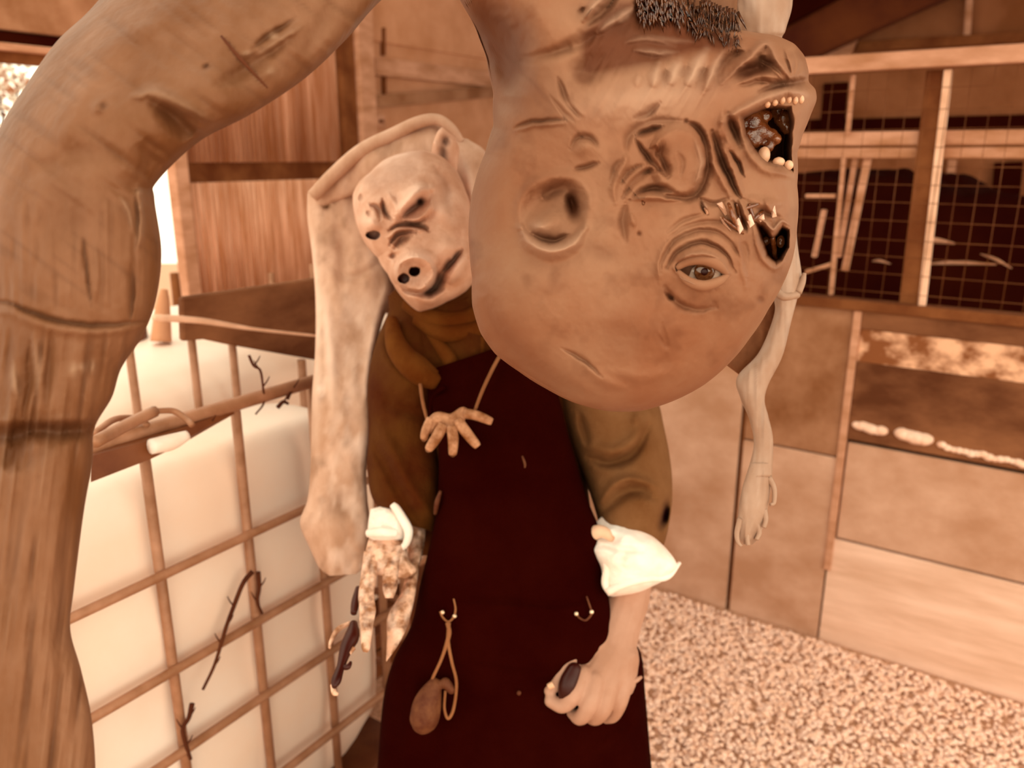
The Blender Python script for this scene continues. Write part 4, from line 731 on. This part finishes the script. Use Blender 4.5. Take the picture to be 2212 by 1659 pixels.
for pts in ([(846, 690, 1.37, 12), (858, 750, 1.34, 22), (900, 800, 1.325, 26), (946, 828, 1.33, 16)], [(880, 760, 1.345, 10), (905, 782, 1.33, 14), (940, 812, 1.33, 12)], [(880, 655, 1.385, 16), (935, 690, 1.36, 20), (1000, 690, 1.36, 18), (1060, 660, 1.38, 14)], [(900, 690, 1.37, 14), (960, 720, 1.35, 18), (1040, 710, 1.36, 16)], [(930, 720, 1.36, 10), (972, 780, 1.345, 16), (985, 826, 1.35, 8)], [(1040, 730, 1.36, 10), (1030, 780, 1.35, 14), (1018, 826, 1.35, 6)]):
    pxtube('scarf_fold', [(a, b, c-.022, r_*1.1) for a, b, c, r_ in pts], M['scarf'], pr, 16, 30)
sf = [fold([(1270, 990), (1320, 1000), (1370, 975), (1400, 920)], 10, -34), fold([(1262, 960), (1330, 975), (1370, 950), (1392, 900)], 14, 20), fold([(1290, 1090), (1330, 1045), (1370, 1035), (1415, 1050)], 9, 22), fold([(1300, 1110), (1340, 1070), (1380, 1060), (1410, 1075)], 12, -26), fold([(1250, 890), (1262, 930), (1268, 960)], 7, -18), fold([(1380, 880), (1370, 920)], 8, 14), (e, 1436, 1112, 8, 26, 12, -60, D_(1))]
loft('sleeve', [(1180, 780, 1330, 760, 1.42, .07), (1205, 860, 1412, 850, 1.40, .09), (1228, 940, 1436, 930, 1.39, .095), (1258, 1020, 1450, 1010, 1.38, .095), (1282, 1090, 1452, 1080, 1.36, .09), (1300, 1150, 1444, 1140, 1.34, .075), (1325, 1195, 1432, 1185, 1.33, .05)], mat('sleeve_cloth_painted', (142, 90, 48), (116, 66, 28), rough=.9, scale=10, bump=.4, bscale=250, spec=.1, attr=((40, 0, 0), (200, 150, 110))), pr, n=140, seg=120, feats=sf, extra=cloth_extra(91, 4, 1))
# apron
apf = [fold([(960, 1300), (1050, 1296), (1200, 1306), (1300, 1290)], 5, -8), fold([(1120, 1000), (1140, 1200), (1130, 1500)], 20, 8), fold([(1010, 1430), (1100, 1450), (1180, 1452)], 5, -6), fold([(1300, 1450), (1330, 1540), (1400, 1620)], 12, -14), fold([(1250, 1650), (1320, 1600), (1390, 1560)], 10, 12), fold([(900, 1450), (890, 1550), (870, 1659)], 16, 10)]
apron = loft('apron', [(925, 800, 1090, 745, 1.33, .03), (925, 870, 1190, 820, 1.325, .05), (946, 960, 1228, 940, 1.32, .07), (944, 1080, 1266, 1070, 1.315, .08), (934, 1150, 1300, 1160, 1.31, .08), (908, 1260, 1310, 1270, 1.31, .085), (888, 1350, 1345, 1350, 1.31, .09), (850, 1425, 1384, 1410, 1.31, .09), (828, 1510, 1394, 1500, 1.32, .09), (815, 1660, 1408, 1660, 1.33, .09), (800, 1850, 1430, 1850, 1.36, .09), (790, 2100, 1440, 2100, 1.44, .08)], M['apron'], pr, n=160, seg=140, feats=apf, extra=cloth_extra(101, 5, 1.5), pw=.6, back=.3)
pxtube('apron_strap', [(960, 835, 1.28, 5), (935, 860, 1.30, 6), (930, 900, 1.30, 5)], M['apron'], apron, 8, 10)
pxtube('apron_tie', [(952, 1060, 1.27, 3), (944, 1085, 1.27, 6), (940, 1110, 1.28, 4)], M['pouch'], apron, 8, 10)
pxtube('apron_tie', [(1128, 985, 1.245, 2), (1134, 1004, 1.243, 3), (1130, 1018, 1.243, 2)], M['pouch'], apron, 6, 8)
ball('stud', 1121, 1497, 1.222, 5, M['pouch'], apron, sub=2)
for cx, cy, s_ in ((970, 1335, 1), (1265, 1330, -1)):
    d_ = 1.232
    h_ = pxtube('hook', [(cx+s_*10, cy-42, d_+.004, 2.0), (cx+s_*14, cy-20, d_, 2.2), (cx+s_*10, cy-2, d_-.003, 2.4), (cx-2, cy+8, d_-.004, 2.4), (cx-s_*14, cy-2, d_-.003, 2.2), (cx-s_*20, cy-14, d_, 2)] if s_ > 0 else [(cx+2, cy-42, d_+.004, 1.8), (cx+12, cy-12, d_, 2.2), (cx+12, cy-2, d_-.003, 2.4), (cx, cy+10, d_-.004, 2.4), (cx-14, cy+4, d_-.003, 2.2), (cx-20, cy-5, d_, 2)], M['cord'] if s_ > 0 else M['pouch'], apron, 8, 24)
    for qx, qy in (((cx-14, cy-12), (cx+12, cy-4)) if s_ > 0 else ((cx-20, cy-4), (cx+13, cy-8))): ball('rivet', qx, qy, d_-.004, 5, M['brass'], apron, sub=2)
ball('hanging_bead', 963, 678, 1.34, 5, M['brass'], pr, sub=2)
# pig mask
mo = [(800, 372), (828, 346), (870, 330), (915, 325), (955, 338), (985, 368), (1005, 410), (1018, 460), (1026, 520), (1040, 562), (1030, 600), (1005, 630), (965, 652), (905, 675), (876, 650), (852, 618), (838, 592), (816, 556), (792, 530), (776, 500), (765, 460), (762, 420), (776, 392)]
mf = [(e, 802, 482, 20, 17, 20, 26, L_(.4)), ('d', 806, 508, 15, 9, 0, -22, D_(.95)), (g, [(826, 432), (830, 456), (846, 476)], 5, -22, D_(.6)), (g, [(800, 440), (816, 452), (822, 474)], 5, -14, D_(.4)), (g, [(780, 418), (778, 436)], 4, -8, D_(.3)), (g, [(793, 455), (800, 468)], 4, -8, D_(.3)), (g, [(852, 472), (874, 444), (898, 416), (930, 406)], 13, 34, L_(.5)), (g, [(868, 470), (888, 452), (916, 434)], 7, -26, D_(.55)), (e, 908, 436, 8, 8, 0, -18, D_(.9)), (g, [(884, 476), (908, 470), (926, 450), (930, 434)], 6, 16), (g, [(868, 478), (900, 484), (922, 470)], 5, -14, D_(.3)), (g, [(840, 498), (866, 486), (912, 490), (925, 500)], 5, -20, D_(.5)), (g, [(838, 512), (860, 498), (890, 494), (915, 498)], 5, 12), (g, [(842, 530), (856, 508), (880, 500), (900, 500)], 5, -22, D_(.6)), (g, [(852, 536), (866, 518), (888, 508)], 7, -20, D_(.55)), (g, [(846, 545), (850, 560)], 6, -14, D_(.3)), (g, [(840, 420), (850, 440), (856, 460)], 7, 12), (e, 900, 395, 40, 30, 0, 10), (e, 985, 500, 34, 60, 10, 18), (e, 955, 455, 18, 22, 0, 12, L_(.3)), (e, 958, 540, 30, 30, 0, 14, L_(.3)),
 ('d', 898, 590, 44, 40, 20, 58), (g, [(862, 568), (890, 552), (925, 560), (938, 580)], 10, 24, L_(.6)), (g, [(936, 585), (932, 608), (908, 626)], 8, 20, L_(.4)), ('d', 895, 586, 12, 10, 0, -44, D_(1)), ('d', 872, 602, 12, 11, 0, -40, D_(1)), (e, 885, 594, 30, 26, 20, -16, D_(.25)), (g, [(852, 560), (848, 590), (858, 616)], 6, 10),
 (g, [(912, 632), (930, 626), (946, 606), (958, 586)], 10, -40, D_(1)), (g, [(955, 592), (975, 566), (998, 540)], 6, -26, D_(.75)), (g, [(962, 612), (986, 582), (1006, 552)], 10, 18, L_(.4)), (g, [(860, 622), (890, 640), (930, 650), (958, 628)], 9, 14), (g, [(866, 612), (880, 630), (912, 634)], 5, -14, D_(.4)), (e, 960, 640, 26, 20, 0, 10), (g, [(940, 360), (962, 395), (966, 430), (975, 460)], 10, -10, D_(.2)), (g, [(800, 545), (826, 578), (840, 596)], 5, 8, L_(.3)), (e, 850, 375, 60, 30, -20, -4, D_(.15))]
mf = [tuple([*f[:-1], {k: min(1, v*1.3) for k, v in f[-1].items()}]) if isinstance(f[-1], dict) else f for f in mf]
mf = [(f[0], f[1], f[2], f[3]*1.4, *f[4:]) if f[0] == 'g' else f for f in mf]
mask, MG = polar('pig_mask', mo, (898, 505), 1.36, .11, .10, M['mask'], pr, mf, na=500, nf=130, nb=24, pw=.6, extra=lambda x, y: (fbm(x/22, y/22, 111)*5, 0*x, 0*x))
# mask ear
loft('mask_ear', [(930, 345, 985, 380, 1.36, .012), (935, 310, 990, 345, 1.355, .016), (945, 285, 992, 320, 1.35, .014), (955, 275, 985, 298, 1.35, .006)], M['mask'], pr, n=40, seg=30, feats=[(e, 962, 305, 9, 12, 0, -16, D_(.7)), (e, 958, 332, 8, 18, 0, -12, D_(.7)), (g, [(925, 318), (935, 306), (946, 322)], 4, 8, L_(.3))])
# pale hide draped over head, hanging down at left
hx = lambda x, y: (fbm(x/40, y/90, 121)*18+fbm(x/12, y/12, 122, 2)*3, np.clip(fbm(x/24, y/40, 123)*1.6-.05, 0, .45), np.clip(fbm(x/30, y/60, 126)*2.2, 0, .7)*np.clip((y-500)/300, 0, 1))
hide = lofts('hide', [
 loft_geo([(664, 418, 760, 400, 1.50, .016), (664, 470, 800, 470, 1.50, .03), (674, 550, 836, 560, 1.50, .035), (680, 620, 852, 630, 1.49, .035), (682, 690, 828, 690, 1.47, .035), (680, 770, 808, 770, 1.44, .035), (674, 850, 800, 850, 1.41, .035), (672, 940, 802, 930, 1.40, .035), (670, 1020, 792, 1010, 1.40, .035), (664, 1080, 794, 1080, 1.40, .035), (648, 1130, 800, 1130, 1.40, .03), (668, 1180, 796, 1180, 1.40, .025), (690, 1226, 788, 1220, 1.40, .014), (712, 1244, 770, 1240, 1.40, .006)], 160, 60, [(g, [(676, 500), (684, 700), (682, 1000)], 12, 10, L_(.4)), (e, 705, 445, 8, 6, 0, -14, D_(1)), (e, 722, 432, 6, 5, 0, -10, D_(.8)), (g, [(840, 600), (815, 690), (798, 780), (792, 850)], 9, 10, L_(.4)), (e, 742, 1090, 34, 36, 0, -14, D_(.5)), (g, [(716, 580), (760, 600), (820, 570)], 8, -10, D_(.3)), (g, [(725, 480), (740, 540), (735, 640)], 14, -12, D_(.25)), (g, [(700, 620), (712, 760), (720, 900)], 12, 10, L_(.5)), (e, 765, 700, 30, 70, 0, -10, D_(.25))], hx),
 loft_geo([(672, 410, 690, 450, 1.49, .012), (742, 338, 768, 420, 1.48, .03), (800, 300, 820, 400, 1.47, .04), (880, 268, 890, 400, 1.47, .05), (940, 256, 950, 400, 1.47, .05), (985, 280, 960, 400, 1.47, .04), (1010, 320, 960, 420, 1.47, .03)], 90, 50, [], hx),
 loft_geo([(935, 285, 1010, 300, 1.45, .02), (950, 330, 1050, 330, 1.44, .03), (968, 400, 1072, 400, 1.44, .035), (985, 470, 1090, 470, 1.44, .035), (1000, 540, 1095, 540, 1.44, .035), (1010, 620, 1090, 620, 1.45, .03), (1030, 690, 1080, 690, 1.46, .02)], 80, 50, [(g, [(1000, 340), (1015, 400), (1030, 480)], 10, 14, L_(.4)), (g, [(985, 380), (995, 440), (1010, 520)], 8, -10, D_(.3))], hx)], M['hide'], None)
tag(hide, 'pale leathery hide draped over the masked head and hanging down beside the dark sleeve', 'hide')
pxtube('rolled_edge', [(676, 424, 1.46, 14), (720, 378, 1.45, 15), (780, 326, 1.44, 15), (850, 290, 1.43, 14), (905, 264, 1.42, 13), (945, 259, 1.42, 12), (975, 278, 1.42, 11), (995, 306, 1.43, 9)], M['hide'], hide, 16, 60)
# white cuffs
def ruffle(name, st, m, par, s_, a=10, feats=()):
    return loft(name, st, m, par, n=110, seg=120, feats=feats, extra=lambda x, y: (fbm(x/22, y/22, s_)*a*2.4+fbm(x/8, y/8, s_+1, 2)*a*.3, 0*x, 0*x), pw=.7)
ruffle('cuff', [(1264, 1150, 1300, 1116, 1.31, .012), (1270, 1172, 1350, 1128, 1.30, .03), (1278, 1195, 1400, 1152, 1.29, .05), (1296, 1222, 1440, 1186, 1.285, .058), (1302, 1250, 1462, 1222, 1.285, .058), (1306, 1276, 1440, 1250, 1.285, .052), (1318, 1288, 1398, 1272, 1.29, .04), (1326, 1290, 1376, 1284, 1.30, .02)], M['cuff'], pr, 131, 5, [(g, [(1290, 1160), (1318, 1168), (1340, 1160)], 8, -16), (g, [(1300, 1178), (1340, 1186), (1380, 1190)], 6, -12), (e, 1345, 1203, 7, 8, 0, -9), (g, [(1300, 1140), (1340, 1150), (1400, 1180)], 10, 8)])
pxtube('cuff_hem', [(1314, 1278, 1.245, 9), (1350, 1262, 1.235, 8), (1400, 1250, 1.235, 8), (1440, 1244, 1.26, 9), (1468, 1216, 1.285, 4)], M['cuff'], pr, 12, 30)
pxtube('cuff_hem', [(1300, 1180, 1.27, 7), (1310, 1225, 1.25, 8), (1308, 1260, 1.25, 9), (1320, 1284, 1.25, 7)], M['cuff'], pr, 12, 24)
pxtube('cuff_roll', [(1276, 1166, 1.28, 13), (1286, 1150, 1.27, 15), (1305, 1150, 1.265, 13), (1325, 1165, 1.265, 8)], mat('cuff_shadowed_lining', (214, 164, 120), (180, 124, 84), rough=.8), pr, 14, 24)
# image-right forearm and hand: fingers curled down over a small dark thing
hand_r = fuse('forearm', [
 [(1366, 1200, 1.335, 44), (1358, 1290, 1.30, 46), (1338, 1350, 1.28, 47), (1325, 1400, 1.265, 50)],
 [(1325, 1400, 1.265, 50), (1310, 1450, 1.25, 56), (1290, 1480, 1.245, 52)], [(1340, 1420, 1.255, 42), (1335, 1470, 1.245, 40)], [(1275, 1420, 1.26, 38), (1268, 1470, 1.25, 36)],
 [(1345, 1470, 1.235, 24), (1338, 1515, 1.225, 19), (1325, 1545, 1.235, 15), (1310, 1552, 1.25, 12)],
 [(1318, 1475, 1.222, 24), (1306, 1525, 1.212, 20), (1288, 1550, 1.222, 17), (1270, 1548, 1.24, 13)],
 [(1290, 1470, 1.220, 24), (1274, 1522, 1.206, 20), (1254, 1550, 1.216, 17), (1236, 1540, 1.235, 13)],
 [(1262, 1460, 1.226, 24), (1240, 1500, 1.212, 20), (1216, 1524, 1.216, 17), (1190, 1514, 1.225, 15)],
 [(1300, 1390, 1.26, 34), (1262, 1400, 1.25, 28), (1232, 1426, 1.24, 20), (1216, 1450, 1.235, 16), (1200, 1480, 1.23, 14), (1186, 1492, 1.23, 12)],
 ], M['flesh'], pr, .0022, 5)
hand_r['label'] = 'bare forearm and hand with fingers curled downward'
pxtube('fingernail', [(1184, 1484, 1.212, 7), (1196, 1478, 1.212, 8)], M['tooth'], hand_r, 8, 6)
pxtube('loose_thread', [(1352, 1476, 1.235, 5), (1372, 1470, 1.235, 6), (1386, 1462, 1.24, 3)], M['flesh'], hand_r, 8, 10)
ob = fuse('grip', [[(1240, 1448, 1.222, 18), (1228, 1480, 1.216, 23), (1226, 1512, 1.222, 20)]], M['black'], None, .003, 4); tag(ob, 'small dark leather object gripped in the bare hand', 'grip')
# image-left cuff and long mottled glove
ruffle('cuff', [(800, 1100, 850, 1086, 1.33, .012), (796, 1125, 868, 1100, 1.32, .03), (794, 1152, 880, 1132, 1.315, .036), (800, 1166, 880, 1160, 1.315, .03), (806, 1172, 868, 1170, 1.32, .012)], M['cuff'], pr, 141, 9)
pxtube('cuff_hem', [(850, 1090, 1.29, 9), (868, 1118, 1.28, 10), (882, 1146, 1.28, 10), (878, 1172, 1.285, 8), (866, 1186, 1.29, 6)], M['cuff'], pr, 12, 24)
pxtube('cuff_hem', [(796, 1152, 1.29, 9), (826, 1150, 1.272, 11), (858, 1152, 1.275, 8)], M['cuff'], pr, 12, 20)
def fwd(st, k=.0007): return [(a, b, c, d_, e_-max(0, (b+d_)/2-1150)*k, f_) for a, b, c, d_, e_, f_ in st]
def claw_extra(s_): return lambda x, y: (fbm(x/14, y/14, s_)*10, np.clip(fbm(x/16, y/16, s_+2)*2.6-.1, 0, .7), np.clip(fbm(x/12, y/18, s_+5)*2, 0, .5))
glove = lofts('glove', [loft_geo(fwd([(800, 1150, 880, 1160, 1.33, .02), (790, 1190, 880, 1200, 1.325, .025), (788, 1215, 900, 1230, 1.325, .022), (800, 1240, 880, 1250, 1.325, .012)]), 40, 40, [], claw_extra(151)),
 loft_geo(fwd([(786, 1190, 816, 1200, 1.31, .012), (780, 1240, 814, 1240, 1.305, .014), (774, 1285, 808, 1285, 1.30, .013), (776, 1318, 812, 1318, 1.30, .014), (776, 1350, 806, 1350, 1.30, .012), (780, 1395, 800, 1398, 1.30, .009), (784, 1408, 794, 1410, 1.30, .004)]), 80, 40, [(g, [(774, 1300), (810, 1304)], 4, -8, D_(.4)), (g, [(774, 1332), (810, 1336)], 4, -8, D_(.4))], claw_extra(161)),
 loft_geo(fwd([(840, 1180, 872, 1176, 1.315, .012), (828, 1230, 862, 1230, 1.31, .014), (826, 1270, 858, 1268, 1.31, .013), (832, 1292, 850, 1292, 1.31, .006)]), 60, 36, [], claw_extra(171)),
 loft_geo(fwd([(868, 1120, 920, 1130, 1.36, .014), (880, 1180, 918, 1170, 1.36, .014), (878, 1230, 906, 1226, 1.355, .014), (866, 1280, 896, 1290, 1.35, .016), (838, 1330, 884, 1340, 1.35, .016), (836, 1380, 872, 1372, 1.35, .014), (834, 1430, 856, 1400, 1.35, .006)]), 90, 40, [], claw_extra(181))], M['claw'], pr)
glove['label'] = 'mottled rotten glove with long hanging fingers'
for pts in ([(774, 1270, 1.31, 6), (768, 1300, 1.305, 9), (764, 1325, 1.305, 7)], [(764, 1345, 1.30, 8), (760, 1375, 1.30, 16), (748, 1400, 1.30, 14), (736, 1440, 1.30, 9), (726, 1470, 1.30, 11), (722, 1484, 1.30, 5)], [(740, 1442, 1.30, 5), (752, 1440, 1.30, 6), (758, 1430, 1.30, 3)]):
    pxtube('rotten_finger', [(a, b, c-max(0, b-1150)*.0007, r_) for a, b, c, r_ in pts], M['black'], glove, 12, 24)['label'] = 'blackened finger shred'
for pts in ([(756, 1345, 1.31, 4), (730, 1360, 1.31, 6), (715, 1385, 1.31, 4), (712, 1400, 1.31, 3)], [(764, 1400, 1.30, 5), (755, 1412, 1.30, 4)], [(718, 1480, 1.31, 5), (722, 1496, 1.31, 6), (730, 1500, 1.31, 3)]):
    pxtube('glove_shred', [(a, b, c-max(0, b-1150)*.0007, r_) for a, b, c, r_ in pts], M['claw'], glove, 8, 16)
# necklace of fingers
nk = empty('finger_necklace', tuple(P(985, 925, 1.24))); tag(nk, 'necklace with a small spread latex hand hanging on a cord over the apron', 'necklace')
pxtube('cord', [(1100, 745, 1.30, 4), (1076, 775, 1.28, 4), (1046, 835, 1.255, 4), (1026, 886, 1.24, 3.5)], M['cord'], nk, 8, 24)
pxtube('cord', [(905, 800, 1.315, 4), (912, 862, 1.27, 4), (924, 912, 1.245, 3.5)], M['cord'], nk, 8, 20)
fuse('palm', [[(1000, 892, 1.24, 14), (975, 910, 1.24, 17), (945, 905, 1.242, 16), (930, 925, 1.242, 14)], [(990, 905, 1.238, 16), (972, 925, 1.236, 14)]], M['finger'], nk, .0018, 4)
for pts in ([(1004, 893, 1.236, 11), (1030, 898, 1.232, 11), (1060, 910, 1.232, 8.5)], [(988, 908, 1.232, 12), (1008, 935, 1.226, 12), (1030, 962, 1.226, 9)], [(976, 922, 1.23, 12), (979, 950, 1.224, 12), (978, 980, 1.226, 9)], [(958, 918, 1.232, 12), (942, 946, 1.226, 12), (926, 970, 1.228, 9)], [(932, 905, 1.238, 11), (920, 930, 1.234, 10), (916, 948, 1.236, 8)]):
    fg = pxtube('finger', pts+[(pts[-1][0]*1.0+(pts[-1][0]-pts[-2][0])*.12, pts[-1][1]+(pts[-1][1]-pts[-2][1])*.12, pts[-1][2], 3)], M['finger'], nk, 12, 24)
# pouch
pc = empty('leather_pouch', tuple(P(925, 1530, 1.22))); tag(pc, 'small brown leather pouch hanging by cords from the apron hook', 'pouch')
pd_ = 1.215
fuse('pouch_body', [[(938, 1480, pd_, 16), (925, 1515, pd_, 30), (918, 1545, pd_, 34), (915, 1560, pd_, 26)], [(962, 1475, pd_, 12), (975, 1490, pd_, 10)]], M['pouch'], pc, .0022, 3)
pxtube('cord', [(966, 1345, 1.222, 4), (970, 1370, pd_, 5), (955, 1420, pd_, 3.5), (936, 1462, pd_, 3.5), (926, 1490, pd_, 3)], M['cord'], pc, 8, 30)
pxtube('cord', [(970, 1345, 1.222, 4), (968, 1385, pd_, 4), (976, 1430, pd_, 3.5), (986, 1475, pd_-.002, 3.5), (980, 1530, pd_-.002, 3.5), (968, 1552, pd_-.002, 3.5), (960, 1530, pd_-.002, 3), (962, 1492, pd_-.002, 3)], M['cord'], pc, 8, 50)
